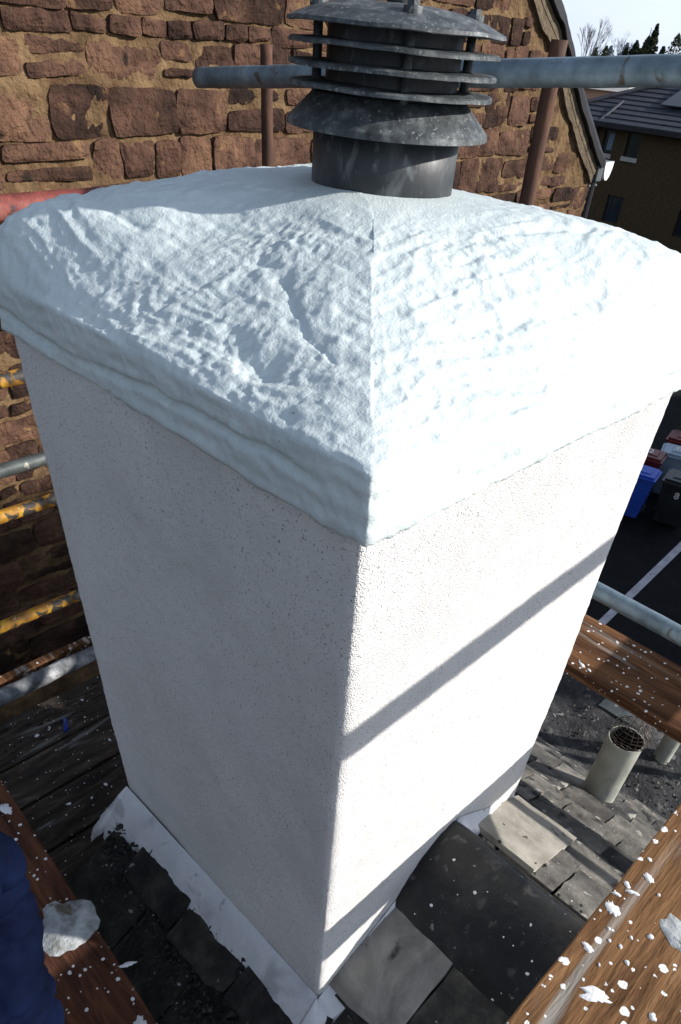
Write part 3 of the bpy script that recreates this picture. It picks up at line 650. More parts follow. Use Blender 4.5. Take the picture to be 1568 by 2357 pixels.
# shaft: rounded box, finely subdivided
def ringed(sections, npts, closed_top=None):
    pass
def perim(x0, x1, y0, y1, n, rad=.006):
    """points round a rectangle, start at the near corner, N per side"""
    pts = []
    for (a, b) in (((x0, y0), (x1, y0)), ((x1, y0), (x1, y1)), ((x1, y1), (x0, y1)), ((x0, y1), (x0, y0))):
        for i in range(n):
            t = i/n; t = .5-.5*math.cos(math.pi*t)*1.0 if False else t
            pts.append((a[0]+(b[0]-a[0])*t, a[1]+(b[1]-a[1])*t))
    P = np.array(pts)
    # round the corners a little
    for c in ((x0, y0), (x1, y0), (x1, y1), (x0, y1)):
        c = np.array(c); d = P-c; r_ = np.linalg.norm(d, axis=1); m_ = r_ < rad*1.5
        cen = np.array([(x0+x1)/2, (y0+y1)/2]); P[m_] += (cen-c)/np.linalg.norm(cen-c)*(rad*.55*(1-r_[m_]/(rad*1.5)))[:, None]
    return P
n = 130; zsx = np.linspace(-.75, HH+.01, 200); S = np.zeros((len(zsx), 4*n, 3))
for i, z_ in enumerate(zsx):
    S[i, :, :2] = perim(.004, Wd, .0, Dp, n, .010); S[i, :, 2] = z_
o_ = np.zeros_like(S); cen = np.array([Wd/2, Dp/2])
dd = S[..., :2]-cen; ax_ = np.abs(dd[..., 0])/(Wd/2) > np.abs(dd[..., 1])/(Dp/2)
o_[..., 0] = np.where(ax_, np.sign(dd[..., 0]), 0); o_[..., 1] = np.where(ax_, 0, np.sign(dd[..., 1]))
S = S+o_*(.0030*fbm(S, 3, 2, 41)+.0009*vn(S, 55, 44)+.0009*vn(S, 140, 45))[..., None]
shaft = obj('rendered_shaft', (S.reshape(-1, 3).tolist(), grid_faces(len(zsx), 4*n, True)), 'render', ch, smooth=True)
# cap: rings going up the side and over the flaunching to the pot
X0, X1, Y0, Y1 = -.008, Wd+.012, -.017, Dp+.012
n = 230
prof = [(.05, HH-.002), (.010, HH-.001), (.002, HH+.002)]+[(0, HH+TT*q/16) for q in range(1, 17)]
dl = list(np.concatenate([np.linspace(.0025, .12, 56), np.linspace(.1245, .395, 104)]))
rings = [(d, None) for d in dl]
C_ = np.zeros((len(prof)+len(rings), 4*n, 3))
for i, (d, z_) in enumerate(prof+rings):
    P2 = perim(X0+d, X1-d, Y0+d, Y1-d, n, .007 if d < .008 else min(.05, .012+d*.25)); C_[i, :, :2] = P2
    if z_ is None:
        xf = np.clip(P2[:, 0]/Wd, 0, 1); yf = np.clip(P2[:, 1]/Dp, 0, 1)
        s_ = .030+.46*(1-xf)**1.5*(1-yf)**.65*np.clip((1-yf)/.38, 0, 1)
        C_[i, :, 2] = HH+TT+.0005+.129*(1-np.exp(-d/s_))+.060*(1-np.exp(-d/.45))
    else: C_[i, :, 2] = z_
du = np.roll(C_, -1, 1)-np.roll(C_, 1, 1); dv = np.gradient(C_, axis=0)
N_ = np.cross(du, dv); N_ /= np.linalg.norm(N_, axis=2)[..., None]+1e-9
k0 = len(prof)
side = np.zeros(C_.shape[:2]); side[:k0] = 1; side[k0:k0+3] = np.linspace(.8, .2, 3)[:, None]
rp_ = np.hypot(C_[..., 0]-.50, C_[..., 1]-.46); calm = np.clip((rp_-.13)/.12, .06, 1)
Q = C_*np.array([5, 5, 34]); lay = 1-np.abs(fbm(Q*1.0, 1, 3, 61))     # layered brush ledges on the side
lefty = np.clip((Y1-C_[..., 1])/.9, 0, 1)
rough_ = .55+.45*np.clip(vn(C_, 5, 57)*1.6+.5, 0, 1)
ddx = np.minimum(np.minimum(C_[..., 0]-X0, X1-C_[..., 0]), np.minimum(C_[..., 1]-Y0, Y1-C_[..., 1]))
par = np.where(np.minimum(C_[..., 0]-X0, X1-C_[..., 0]) < np.minimum(C_[..., 1]-Y0, Y1-C_[..., 1]), C_[..., 1], C_[..., 0]+3)
wv_ = vn(C_, 9, 59)*.022
strata = 1-np.abs(fbm(np.stack([(ddx+wv_)*34, par*5.5, np.zeros_like(par)], -1), 1, 3, 58))
crum = np.clip(fbm(C_, 34, 3, 56)-.15, 0, 1)
top = (.0050*fbm(C_, 5, 2, 51)+.0034*(strata-.6)*(.35+.65*rough_)+(.0016*fbm(C_, 22, 2, 52)+.0040*crum+.0015*fbm(C_, 90, 2, 54))*rough_)*calm
sd = .0042*(lay-.6)+.0022*fbm(C_, 12, 3, 62)+.0014*fbm(C_, 120, 2, 63)
edge = np.zeros(C_.shape[:2]); edge[3:k0+4] = 1
dsp = top*(1-side)+sd*side
C_ = C_+N_*dsp[..., None]
# ragged lower lip
C_[:3, :, 2] += (.004*fbm(C_[2], 26, 3, 66))[None, :]
# hollows and ledges of the flaunching, in plan
def hollow(pts, r_, dep):
    global C_
    best = np.full(C_.shape[:2], 9.0)
    for (a, b) in zip(pts[:-1], pts[1:]):
        a = np.array(a); b = np.array(b); ab = b-a; p = C_[..., :2]-a; t = np.clip((p@ab)/(ab@ab), 0, 1)
        best = np.minimum(best, np.linalg.norm(p-t[..., None]*ab, axis=2))
    best = best+.004*vn(C_, 14, 3)+.002*vn(C_, 60, 3); m_ = np.exp(-(best/r_)**2); m_[:k0+4] *= .0
    C_[..., 2] -= dep*m_
hollow([(.19, .40), (.175, .33), (.12, .25), (.108, .18), (.10, .12)], .012, .0030)
hollow([(.178, .335), (.115, .215), (.10, .15)], .004, .003)
hollow([(.145, .79), (.13, .70), (.14, .62)], .018, .006)
hollow([(.24, .52), (.20, .56), (.26, .44)], .05, .007)
hollow([(.06, .30), (.055, .22)], .02, .008); hollow([(.30, .10), (.55, .07)], .012, .004); hollow([(.5, .2), (.75, .12)], .01, .004)
# long open ledge crack on the left side
q = C_[:k0]; m_ = (q[..., 0] < .02); zc = HH+.040+.012*np.sin(q[..., 1]*7)+.006*vn(q, 20, 8)
g1 = np.exp(-((q[..., 2]-zc)/.0045)**2)*np.clip(vn(q*np.array([0, 1, 0]), 5, 4)*1.6+.7, 0, 1)
C_[:k0, :, 0] += np.where(m_, g1*.010, 0)
V = C_.reshape(-1, 3).tolist(); f = grid_faces(C_.shape[0], 4*n, True)
last = (C_.shape[0]-1)*4*n; V.append([.41, .43, float(C_[-1, :, 2].mean())]); f += [(last+i, last+(i+1) % (4*n), len(V)-1) for i in range(4*n)]
obj('flaunched_cap', (V, f), 'cap', ch, smooth=True)
# base fillet of paint and mortar following the roof
def fillet(path, wid, hgt, name, seed, nacross=16):
    """path: list of (x, y, outward dx, dy); fillet from wall (height HGT above the foot) out to WID along the roof"""
    P = []; 
    for a in range(nacross):
        u = a/(nacross-1); row = []
        for i, (x, y, ox, oy, zb, wm, top_) in enumerate(path):
            w_ = wid*(u*zb+u**5*(wm-zb))
            px, py = x+ox*w_, y+oy*w_
            zr = roofz(px)+.036-.012*u**4
            zt_ = top_
            prof_ = (1-u)**1.9
            z_ = zr+(zt_-zr)*prof_
            row.append((px, py, z_))
        P.append(row)
    P = np.array(P); P[..., 2] += (.005*fbm(P, 14, 3, seed)+.0015*fbm(P, 70, 2, seed))*np.linspace(.2, 1, nacross)[:, None]
    P[-1, :, 2] -= .02; 
    return obj(name, (P.reshape(-1, 3).tolist(), grid_faces(nacross, len(path))), 'skirt', ch, smooth=True)
path = []
def wmul(s_, seed): return 1+.16*float(vn(np.array([[s_*14, 0, 0]]), 1, seed)[0])+.06*float(vn(np.array([[s_*60, 0, 0]]), 1, seed+1)[0])+.05*float(vn(np.array([[s_*160, 0, 0]]), 1, seed+2)[0])
L1 = 150
for i in range(L1):           # right face, from the far end to the near corner
    x = Wd-.0-Wd*i/L1; wm = .46*wmul(x, 3)+(.45*max(0, 1-x/.16)); path.append((x, -.002, -.0, -1, .46+(.45*max(0, 1-x/.16)), wm, roofz(x)+.060+.02*max(0, 1-x/.12)))
for i in range(14):            # round the corner
    a = math.pi/2*i/13; path.append((0, 0, -math.sin(a), -math.cos(a), .75+.25*math.sin(a), (.75+.25*math.sin(a))*wmul(3+i*.01, 3), roofz(0)+.065+.02*math.sin(a)))
for i in range(200):
    y = .0+(YV+.02)*i/199; path.append((.002, y, -1, 0, 1.0, 1.0*wmul(5+y, 3)+.0, roofz(0)+.085))
for i in range(30):            # far left corner flares out over the verge
    a = math.pi/2*i/29*.55; path.append((0.002, YV+.025, -math.cos(a), math.sin(a)*.4, 1.0+.35*math.sin(a*2), (1.0+.35*math.sin(a*2))*wmul(8+i*.02, 3), roofz(0)+.085))
fillet(path, .106, .1, 'base_fillet', 71)
# verge fillet, a low lip of paint trailing down the verge
# ------- terminal
PX, PY = .497, .463
tm = empty('chimney_terminal', (PX, PY, 1.53), 'weathered dark metal chimney terminal with four stacked discs, set in the white cap', 'chimney pot')
TM = Matrix.Translation((PX, PY, 1.55)) @ Matrix.Rotation(R(.8), 4, Vector((1, 1, 0))) @ Matrix.Translation((-PX, -PY, -1.55))
s = MB(); s.lathe((PX, PY, 0), [(.100, 1.50), (.113, 1.50), (.1135, 1.56), (.1135, 1.628), (.105, 1.628), (.1, 1.50)], 64, TM); o = obj('body', s.vf(), 'potbody', tm, smooth=True)
s = MB(); s.lathe((PX, PY, 0), [(.112, 1.652), (.116, 1.651), (.1535, 1.618), (.1545, 1.611), (.151, 1.610), (.112, 1.626)], 72, TM); obj('collar', s.vf(), 'lead', tm, smooth=False)
def disc(z_, r_, nm, dome=False):
    s = MB(); nn = 80; k = []
    if dome: pr = [(.001, z_+.021), (.05, z_+.020), (.09, z_+.016), (.125, z_+.009), (r_, z_-.002), (r_+.002, z_-.006), (r_-.003, z_-.007), (.12, z_+.001), (.06, z_+.004), (.001, z_+.005)]
    else: pr = [(.092, z_+.002), (.12, z_+.0015), (r_-.003, z_), (r_, z_-.002), (r_, z_-.0055), (r_-.004, z_-.0055), (.12, z_-.002), (.092, z_-.001), (.092, z_+.002)]
    s.lathe((PX, PY, 0), pr, nn, TM); A = np.array(s.v); A[:, 2] += .0012*fbm(A, 18, 2, int(z_*1000) % 97); s.v = [tuple(p) for p in A]
    return obj(nm, s.vf(), 'lead', tm, smooth=False)
disc(1.662, .152, 'disc'); disc(1.6845, .1535, 'disc'); disc(1.708, .154, 'disc'); disc(1.731, .156, 'top_disc', True)
for (za, zb) in ((1.638, 1.6605), (1.6605, 1.683), (1.683, 1.7065), (1.7065, 1.731)):
    s = MB(); s.lathe((PX, PY, 0), [(.096, za), (.0985, za), (.0985, zb), (.096, zb), (.096, za)], 56, TM); obj('louvre_ring', s.vf(), 'potbody', tm, smooth=False)
for k in range(4):
    a = R(226+k*90+6); p = Vector((PX+.112*math.cos(a), PY+.112*math.sin(a), 0))
    s = MB(); s.tube(TM @ (p+Vector((0, 0, 1.640))), TM @ (p+Vector((0, 0, 1.750))), .0068, 12); lg = obj('spacer_rod', s.vf(), 'lead', tm, smooth=True)
    s = MB(); s.tube(TM @ (p+Vector((0, 0, 1.740))), TM @ (p+Vector((0, 0, 1.748))), .013, 16); s.tube(TM @ (p+Vector((0, 0, 1.748))), TM @ (p+Vector((0, 0, 1.754))), .009, 6); obj('washer_nut', s.vf(), 'lead', lg)
s = MB(); s.lathe((PX, PY, 0), [(.001, 1.750), (.018, 1.749), (.016, 1.765), (.010, 1.79), (.001, 1.79)], 20, TM); obj('finial', s.vf(), 'lead', tm, smooth=True)
s = MB(); s.lathe((PX, PY, 0), [(.001, 1.52), (.1, 1.52)], 32); obj('flue_floor', s.vf(), 'pvc_in', tm)

# ================================================================ SCAFFOLD TUBES
TG = 'scaffold tubes round the chimney'
scaf_tube('scaffold_tube', (1.152, 1.860, 1.582), (1.298, -.634, 1.783), .0254, 'galv', 'thick galvanised handrail tube passing behind the chimney terminal')
scaf_tube('scaffold_tube', (1.33, 1.9, .52), (1.33, -1.6, .48), .027, 'galv', 'galvanised tube above the scaffold board on the far right of the chimney')
scaf_tube('scaffold_tube', (1.70, .95, -4.6), (1.70, .95, 1.736), .023, 'rust', 'thick rusty upright tube ending just above the handrail, in front of the gable edge')
scaf_tube('scaffold_tube', (1.75, 2.25, -4.6), (1.75, 2.25, 1.66), .023, 'rust', 'rusty upright tube against the stone gable left of the chimney terminal')
YR = 1.85
scaf_tube('scaffold_tube', (-.95, YR, 1.292), (1.72, YR, 1.292), .034, 'red', 'lumpy faded red tube at the back left corner of the chimney cap')
scaf_tube('scaffold_tube', (-.95, YR, .845), (1.2, YR, .845), .023, 'yellow', 'chipped yellow tube, highest of the three yellow ones left of the chimney')
scaf_tube('scaffold_tube', (-.95, YR, .563), (1.2, YR, .563), .023, 'galvdark', 'dark grey tube between two yellow ones left of the chimney')
scaf_tube('scaffold_tube', (-.95, YR, .405), (1.2, YR, .405), .023, 'yellow', 'rusty yellow tube, middle one of the three left of the chimney')
scaf_tube('scaffold_tube', (-.95, YR, -.030), (1.2, YR, -.030), .023, 'yellow', 'yellow and black chipped tube, lowest yellow one left of the chimney')
scaf_tube('scaffold_tube', (-.95, YR, -.352), (1.2, YR, -.352), .034, 'splatted', 'thick tube caked in pale render along the edge of the back platform', wob=.003)
# tube and uprights behind the photographer, they throw the upper shadow band
scaf_tube('scaffold_tube', (-1.4, -.66, 1.212), (2.6, -.66, 1.372), .030, 'galv', 'galvanised guard rail behind the photographer')
scaf_tube('scaffold_tube', (2.35, -.72, -4.6), (2.35, -.72, 1.9), .023, 'galv', 'galvanised upright on the right, outside the frame')
for x in (-.93, .80):
    scaf_tube('scaffold_tube', (x, YR+.048, -4.6), (x, YR+.048, 1.75 if x < 0 else 1.15), .023, 'galvdark', 'dark upright tube holding the rails at the %s end' % ('left' if x < 0 else 'right'))

# ================================================================ BOARDS
def board(name, a, b, w_, th, mt, label, cat='scaffold board', group='scaffold boards', ends=True, seed=1, roll=0):
    """board with its top centre line from A to B, slight warp and worn edges, iron end band"""
    a = Vector(a); b = Vector(b); d = (b-a); L = d.length; d.normalize(); up = Vector((0, 0, 1)); sd_ = up.cross(d).normalized(); up = d.cross(sd_)
    if roll: M3 = Matrix.Rotation(roll, 3, d); sd_ = M3 @ sd_; up = M3 @ up
    prof = [(-.5, -.12), (-.485, 0), (-.25, .0), (0, .0), (.25, .0), (.485, 0), (.5, -.12), (.5, -.88), (.485, -1), (0, -1), (-.485, -1), (-.5, -.88)]
    ns = max(8, int(L/.06)); V = []
    for i in range(ns+1):
        t = L*i/ns
        for (p, q) in prof: V.append(a+d*t+sd_*(p*w_)+up*(q*th))
    A = np.array([tuple(v) for v in V]); A[:, 2] += .0022*fbm(A, 5, 3, seed); A[:, 0] += .0012*fbm(A, 22, 2, seed+1); A[:, 1] += .0012*fbm(A, 22, 2, seed+2)
    np_ = len(prof); f = grid_faces(ns+1, np_, True)+[tuple(range(np_-1, -1, -1)), tuple(ns*np_+i for i in range(np_))]
    rt = empty(name, tuple((a+b)/2), label, cat, group)
    obj('plank', (A.tolist(), f), mt, rt)
    if ends:
        for (c, sg) in ((a, 1), (b, -1)):
            s = MB(); M = Matrix((( *(d*sg),), (*sd_,), (*up,))).transposed().to_4x4(); M.translation = c
            s.box((-.002, -w_/2-.002, .0015), (.035, w_/2+.002, .0035), M); s.box((-.004, -w_/2-.002, -th-.002), (-.001, w_/2+.002, .003), M)
            obj('end_band', s.vf(), 'rust', rt)
    return rt, (a, d, sd_, up, L)
def splat(parent, c, up, rx, ry, ang, seed, mt='paint', th=.0016, nm='paint_splash'):
    rr = np.random.default_rng(seed); n = 26; up = Vector(up).normalized(); e1 = up.orthogonal().normalized(); e1 = Matrix.Rotation(ang, 3, up) @ e1; e2 = up.cross(e1)
    V = [Vector(c)+up*th]; rad = 1+.30*np.array([vn(np.array([[math.cos(t)*1.7+seed, math.sin(t)*1.7, 0]]), 1, 5)[0] for t in np.linspace(0, 6.283, n, endpoint=False)])+rr.uniform(-1, 1, n)*(.22 if rx < .03 else .07)
    for k, (q, h) in enumerate(((.72, th*.9), (1.0, .0))):
        for i in range(n):
            t = 2*math.pi*i/n; V.append(Vector(c)+e1*(rx*q*rad[i]*math.cos(t))+e2*(ry*q*rad[i]*math.sin(t))+up*(h if q < 1 else -.001))
    f = [(0, 1+i, 1+(i+1) % n) for i in range(n)]+[(1+i, 1+n+i, 1+n+(i+1) % n, 1+(i+1) % n) for i in range(n)]
    return obj(nm, (V, f), mt, parent, smooth=True)
# back platform of five boards along X
for k, (ya, yb) in enumerate([(.872, 1.108), (1.114, 1.335), (1.341, 1.545), (1.551, 1.790)]):
    yc = (ya+yb)/2
    lab = ['dark board of the back platform nearest to the slated roof', 'second dark board of the back platform, with white drips', 'third dark board of the back platform', 'dark board with rows of nail holes beside the caked tube'][k]
    rt, fr = board('scaffold_board', (-1.25, yc, -.42), (1.9, yc, -.42), yb-ya-.006, .035, 'wood_d', lab, seed=50+k)
    if k == 3:
        s = MB(); rr = random.Random(3)
        for i in range(70):
            x = rr.uniform(-.15, .42); y = ya+.03+.18*rr.choice([.1, .3, .5, .7, .9])+rr.uniform(-.008, .008)
            s.tube((x, y, -.4195), (x, y, -.4155), .0042, 7)
        obj('nail_holes', s.vf(), 'black', rt, kind='stuff')
        rag = [(.085, 1.575), (.10, 1.60), (.118, 1.64), (.126, 1.63), (.112, 1.59), (.100, 1.565)]
        V = [(x, y, -.412+.006*((i*7) % 3)) for i, (x, y) in enumerate(rag)]+[(x, y, -.416) for (x, y) in rag]
        f = [tuple(range(6)), tuple(range(11, 5, -1))]+[(i, (i+1) % 6, 6+(i+1) % 6, 6+i) for i in range(6)]
        tag(obj('plastic_scrap', (V, f), 'blueplastic', base=(.105, 1.6, -.416)), 'small blue plastic scrap lying on the board with nail holes', 'scrap')
    rr = random.Random(60+k)
    for i in range(4):
        splat(rt, (rr.uniform(-.15, .30), rr.uniform(ya+.03, yb-.03), -.4195), (0, 0, 1), rr.uniform(.005, .011), rr.uniform(.004, .008), rr.uniform(0, 3), 400+k*10+i)
rt, fr = board('toe_board', (-1.25, YR+.09, -.34), (1.2, YR+.09, -.34), .035, .10, 'wood_y', 'brown toe board on edge behind the caked tube', 'toe board', seed=71)
# left walkway: boards along Y near the photographer's side
ang = math.atan2(-.055, -.95)
def lp(off, y): return (-.322-off+(y-.165)*.054, y, .10)
for k in range(4):
    o_f = .115+k*.232
    lab = ['red brown board with a big patch of dried cement, left of the chimney foot', 'red brown board under the boot of the person in navy trousers', 'red brown board third from the chimney on the left walkway', 'outermost red brown board of the left walkway'][k]
    rt, fr = board('scaffold_board', lp(o_f, -1.3), lp(o_f, 1.32), .228, .036, 'wood_l', lab, seed=80+k)
    if k == 0:
        sp = splat(rt, (-.352, .515, .1005), (0, 0, 1), .075, .062, .9, 12, 'cement', .009, 'cement_patch')
        splat(rt, (-.310, .935, .1005), (0, 0, 1), .022, .013, .9, 14); splat(rt, (-.300, .335, .1005), (0, 0, 1), .005, .020, .3, 15)
        for i in range(9):
            rr = random.Random(90+i); splat(rt, (rr.uniform(-.42, -.32), rr.uniform(.0, .35) if i < 6 else rr.uniform(.5, .9), .1002), (0, 0, 1), rr.uniform(.004, .009), rr.uniform(.003, .007), rr.uniform(0, 3), 500+i)
        splat(rt, (-.352, .195, .1005), (0, 0, 1), .022, .014, .4, 18)
# platform on the near right, along X
for k in range(1):
    yc = -.376-.108-k*.222
    rt, fr = board('scaffold_board', (.0-.75*k-.35, yc-.006, .54), (2.5, yc, .54), .214, .034, 'wood_x', ['orange brown board splashed with white paint at the lower right corner', 'orange brown board behind the splashed one, nearest the guard rail'][k], seed=90+k)
    if k == 0:
        for i, (x, y, a, b, g_) in enumerate([(.197, -.462, .026, .012, 1.3), (.367, -.401, .017, .011, .2), (.264, -.409, .011, .007, .5), (.427, -.412, .016, .004, 1.2), (.435, -.396, .010, .005, .3), (.480, -.418, .012, .008, .6), (.40, -.392, .009, .004, 1.2),
                                               (.52, -.40, .006, .005, .1), (.325, -.418, .004, .003, 0), (.305, -.43, .004, .003, 0), (.292, -.473, .006, .004, 0), (.31, -.45, .005, .003, 0), (.239, -.550, .009, .006, 0), (.369, -.480, .006, .005, 0), (.34, -.455, .004, .003, 0), (.25, -.44, .004, .002, 0), (.46, -.45, .004, .003, 0)]):
            splat(rt, (x, y, .5405), (0, 0, 1), a, b, g_, 600+i)
        splat(rt, (.41, -.515, .5405), (0, 0, 1), .045, .028, .3, 640, 'cement', .003, 'cement_patch')
# board along Y right of the chimney
rt, fr = board('scaffold_board', (1.335, 1.5, .30), (1.335, -1.3, .30), .285, .038, 'wood_y', 'wide weathered brown board lying along the right side of the chimney', seed=95)
for i, (x, y, a, b) in enumerate([(1.23, .10, .014, .006), (1.225, .07, .008, .004), (1.25, -.05, .006, .004), (1.42, .08, .008, .006), (1.36, .02, .007, .005)]): splat(rt, (x, y, .3005), (0, 0, 1), a, b, .4, 660+i)
scaf_tube('scaffold_tube', (1.62, .98, .245), (.95, .98, .245), .023, 'galvdark', 'short cross tube carrying the board on the right')

# ================================================================ PIPES ON THE RIGHT ROOF
def pvc(x, y, zb, h, r_, label, guard):
    t = empty('vent_pipe', (x, y, zb), label, 'vent pipe', None)
    s = MB(); s.lathe((x, y, zb), [(r_-.004, -.12), (r_, -.12), (r_, h), (r_-.0035, h), (r_-.004, h-.001)], 40); obj('pipe', s.vf(), 'pvc', t, smooth=False)
    s = MB(); s.lathe((x, y, zb), [(r_-.0045, h-.003), (r_-.0045, -.05), (.001, -.05)], 32); obj('bore', s.vf(), 'pvc_in', t, smooth=True)
    if guard:
        rr = random.Random(4); s = MB()
        def rt_(pts, rad=.0011):
            for a, b in zip(pts[:-1], pts[1:]): s.tube(a, b, rad, 4, caps=False)
        cx, cy, cz = x+.012, y-.004, zb+h+.022; RR = r_*1.12
        for k in range(9):
            a = math.pi*k/9; pts = []
            for i in range(13):
                t_ = -.5+math.pi*i/12*1.0+(.5 if False else 0); ph_ = -.35+(math.pi+.7)*i/12
                pts.append(Vector((cx+RR*math.cos(ph_)*math.cos(a)+rr.uniform(-.003, .003), cy+RR*math.cos(ph_)*math.sin(a)+rr.uniform(-.003, .003), cz+RR*.78*math.sin(ph_))))
            rt_(pts)
        for k in range(7):
            el = -.3+k*.25; pts = []
            for i in range(25):
                a = 2*math.pi*i/24; pts.append(Vector((cx+RR*math.cos(el)*math.cos(a)+rr.uniform(-.002, .002), cy+RR*math.cos(el)*math.sin(a)+rr.uniform(-.002, .002), cz+RR*.78*math.sin(el)+rr.uniform(-.003, .003))))
            rt_(pts)
        obj('wire_guard', s.vf(), 'wire', t)
    return t
pvc(1.435, -.085, -.43, .375, .063, 'short cream plastic vent pipe with a wire balloon guard', True)
pvc(2.02, -.145, zf-.02, .62, .037, 'thin stained plastic pipe at the right edge of the frame', False)
# pale strip lying on the flat roof under the board
s = MB(); s.box((2.08, .0, zf-.03), (2.16, .22, zf-.018)); tag(obj('plastic_offcut', bev(s, .003), 'galvdark', base=(2.12, .11, zf-.03)), 'pale grey flat offcut on the black felt beneath the board', 'offcut')

# crumbs of mortar and moss
def crumbs(n, fx, mt, seed, lo, hi, parent):
    rr = random.Random(seed); s = MB()
    for i in range(n):
        x, y, z_, ok = fx(rr)
        if not ok: continue
        r_ = rr.uniform(lo, hi)*(1 if rr.random() > .1 else 1.8); V = []
        for (a, b, c) in ((1, 0, 0), (-1, 0, 0), (0, 1, 0), (0, -1, 0), (0, 0, 1), (0, 0, -1)):
            q = rr.uniform(.5, 1.3)*r_; V.append((x+a*q, y+b*q, z_+c*q*.7))
        s.add(V, [(0, 2, 4), (2, 1, 4), (1, 3, 4), (3, 0, 4), (2, 0, 5), (1, 2, 5), (3, 1, 5), (0, 3, 5)])
    return obj('mortar_crumbs', s.vf(), mt, parent, kind='stuff')
def fl(rr):
    x = rr.uniform(-.36, -.02); y = rr.uniform(-.25, .82); return x, y, roofz(x)+.045, True
def frr(rr):
    x = rr.uniform(.5, 1.6); y = rr.uniform(-.45, .8); return x, y, roofz(x)+.04, True
def ff(rr):
    x = rr.uniform(1.5, 2.5); y = rr.uniform(-.6, .9); return x, y, zf-.05*(x-1.5)+.006, True
crumbs(2600, fl, 'slate_dark', 1, .002, .011, hs_); crumbs(500, fl, 'slate', 6, .002, .007, hs_); crumbs(160, fl, 'cement', 2, .001, .004, hs_)
crumbs(420, frr, 'slate', 3, .002, .007, hs_); crumbs(500, ff, 'slate', 4, .003, .012, hs_)

# ================================================================ PERSON (only the bent leg reaches the frame)
def skin(name, joints, edges, mt, parent, sub=2, root=0):
    me = bpy.data.meshes.new(name); me.from_pydata([tuple(Vector(j[0])-wloc(parent)) for j in joints], edges, [])
    o = bpy.data.objects.new(name, me); COL.objects.link(o); o.parent = parent; me.materials.append(MT[mt])
    md = o.modifiers.new('s', 'SKIN'); md.use_smooth_shade = True
    for i, j in enumerate(joints):
        r_ = j[1] if isinstance(j[1], tuple) else (j[1], j[1]); me.skin_vertices[0].data[i].radius = r_
    me.skin_vertices[0].data[root].use_root = True
    sb = o.modifiers.new('d', 'SUBSURF'); sb.levels = sub; sb.render_levels = sub
    dg = bpy.context.evaluated_depsgraph_get(); m2 = bpy.data.meshes.new_from_object(o.evaluated_get(dg)); o.modifiers.clear(); o.data = m2
    if not m2.materials: m2.materials.append(MT[mt])
    m2.polygons.foreach_set('use_smooth', [True]*len(m2.polygons)); WL[o.name] = wloc(parent)
    return o
pe = empty('person', (-.75, .25, .10), 'person in loose navy work trousers and dark boots standing on the left boards', 'person')
K = Vector((-.462, .45, .62)); HP = Vector((-.74, .10, .84))
J = [((-.80, -.04, .88), (.14, .12)), (tuple(HP), .115), ((-.60, .28, .76), .11), (tuple(K), .098), ((-.50, .38, .46), .094), ((-.540, .29, .32), .088), ((-.565, .21, .175), .080),
     ((-.84, -.12, .82), .11), ((-.84, -.16, .50), .088), ((-.86, -.22, .32), .078), ((-.87, -.26, .165), .072)]
tr = skin('trousers', J, [(0, 1), (1, 2), (2, 3), (3, 4), (4, 5), (5, 6), (0, 7), (7, 8), (8, 9), (9, 10)], 'trouser', pe, 4)
A = np.empty(len(tr.data.vertices)*3); tr.data.vertices.foreach_get('co', A); A = A.reshape(-1, 3); nn_ = np.empty(len(A)*3); tr.data.vertices.foreach_get('normal', nn_); nn_ = nn_.reshape(-1, 3)
wr = (1-np.abs(vn(A@np.array([[.8, .3, .4], [-.5, .8, .6], [.9, -.4, 1.6]]), 12, 13)))**4; w2 = (1-np.abs(vn(A@np.array([[.2, .9, .1], [.9, -.2, .5], [-.6, .5, 1.1]]), 22, 23)))**5; A = A+nn_*(.006-.024*wr-.009*w2)[:, None]; tr.data.vertices.foreach_set('co', A.ravel()); tr.data.update()
J = [((-.79, -.06, .92), (.15, .12)), ((-.77, -.14, 1.08), (.15, .13)), ((-.76, -.22, 1.26), (.18, .13)), ((-.77, -.28, 1.36), (.11, .09)), ((-.70, -.40, 1.30), .068), ((-.70, -.60, 1.30), .056), ((-.655, -.60, 1.52), .045),
     ((-.90, -.14, 1.30), .068), ((-.98, -.04, 1.10), .056), ((-.88, .08, .97), .045)]
skin('jacket', J, [(0, 1), (1, 2), (2, 3), (2, 4), (4, 5), (5, 6), (2, 7), (7, 8), (8, 9)], 'jacket', pe, 2)  # unseen upper body, leaned in close to block sky from the chimney corner
J = [((-.77, -.29, 1.38), .048), ((-.765, -.31, 1.45), .052), ((-.75, -.33, 1.55), (.075, .085)), ((-.75, -.33, 1.63), (.066, .077)), ((-.695, -.27, 1.55), .013)]
skin('head', J, [(0, 1), (1, 2), (2, 3), (2, 4)], 'skin', pe, 2, 2)
J = [((-.76, -.345, 1.61), (.08, .085)), ((-.76, -.335, 1.66), (.066, .066)), ((-.79, -.375, 1.58), .066)]
skin('hair', J, [(0, 1), (0, 2)], 'hair', pe, 2)
for sg, w0 in ((1, Vector((-.648, -.60, 1.53))), (-1, Vector((-.86, .12, .96)))):
    hj = [(tuple(w0-Vector((0, .03, -.01))), .020), (tuple(w0+Vector((0, .035, -.01))), (.026, .015))]; ed = [(0, 1)]
    for q in range(4):
        b_ = w0+Vector((-.022+.015*q, .06, -.012)); i0 = len(hj)
        ln = (.026, .031, .029, .022)[q]; hj += [(tuple(b_), .0075), (tuple(b_+Vector((0, ln, -.012))), .0065), (tuple(b_+Vector((0, ln*1.3, -.034))), .0055)]; ed += [(1, i0), (i0, i0+1), (i0+1, i0+2)]
    i0 = len(hj); hj += [(tuple(w0+Vector((.026*sg*-1, .02, -.01))), .009), (tuple(w0+Vector((.036*sg*-1, .045, -.025))), .0075)]; ed += [(1, i0), (i0, i0+1)]
    skin('hand', hj, ed, 'skin', pe, 2)
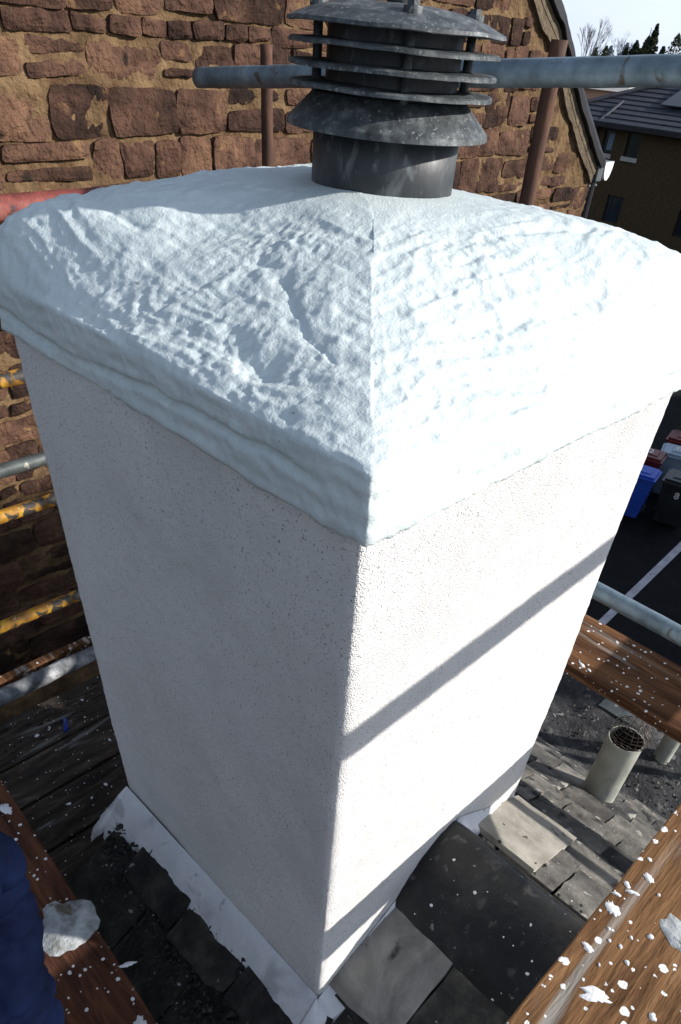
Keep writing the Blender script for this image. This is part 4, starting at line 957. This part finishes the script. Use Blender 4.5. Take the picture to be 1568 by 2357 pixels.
for (ax_, ay, az) in ((-.55, .20, .10), (-.87, -.26, .10)):
    J = [((ax_, ay-.02, az+.13), .046), ((ax_, ay-.03, az+.055), (.044, .046)), ((ax_+.005, ay+.06, az+.046), (.046, .036)), ((ax_+.01, ay+.145, az+.036), (.042, .028))]
    b = skin('boot', J, [(0, 1), (1, 2), (2, 3)], 'boot', pe, 2, 1)
    s = MB(); nn = 24; V = []
    for zz in (az+.002, az+.018):
        for i in range(nn):
            t = 2*math.pi*i/nn; V.append((ax_+.005+.047*math.cos(t), ay+.055+.125*math.sin(t), zz))
    s.add(V, [(i, (i+1) % nn, nn+(i+1) % nn, nn+i) for i in range(nn)]+[tuple(range(nn-1, -1, -1)), tuple(range(nn, 2*nn))]); obj('sole', s.vf(), 'black', b)

# trees, placed by distance beyond the yard
bare_tree((74.1, 44.2, TREEBASE), 8.6, .36, 3, 'bare winter tree with upright branches left of the skyline', depth=6, r0_=.13)
bare_tree((106.1, 57.9, TREEBASE), 8.6, .33, 9, 'faint pale birch, small and distant, between bare tree and evergreens', 'bluebush', depth=6, r0_=.12)
conifer((88.0, 45.25, TREEBASE), 8.6, 1.9, 5, 'broad dark evergreen clump with a pointed top above the handrail',
        blobs=[(0, 0, 3.5, 1.9, 4.2, .9), (.8, 1.6, 3.5, 1.7, 3.8, .9), (.3, -.4, 4.5, 1.2, 4.1, .9), (.5, -1.6, 3.5, 1.5, 3.5, .9), (.8, 2.6, 3.5, 1.3, 3.2, .9)], n=11000)
conifer((95.1, 45.6, TREEBASE), 8.0, 1.3, 6, 'thin open pine at the right edge of the skyline', blobs=[(0, 0, 5.2, 1.7, 3.0, .8)], n=700)
conifer((102.4, 57.9, TREEBASE), 6.5, 1.6, 7, 'low dark green bush on the skyline between the bare tree and the birch', blobs=[(0, 0, 3, 1.8, 3.8, .9), (0, 1.4, 3, 1.6, 3.6, .9)], n=1800)
conifer((109, 58.8, TREEBASE), 7.0, 1.6, 8, 'blue grey scrub bush below the faint birch', 'bluebush', blobs=[(0, 0, 3, 2.4, 4.3, .9), (0, 2.2, 3, 2.2, 3.9, .9)], n=2200)
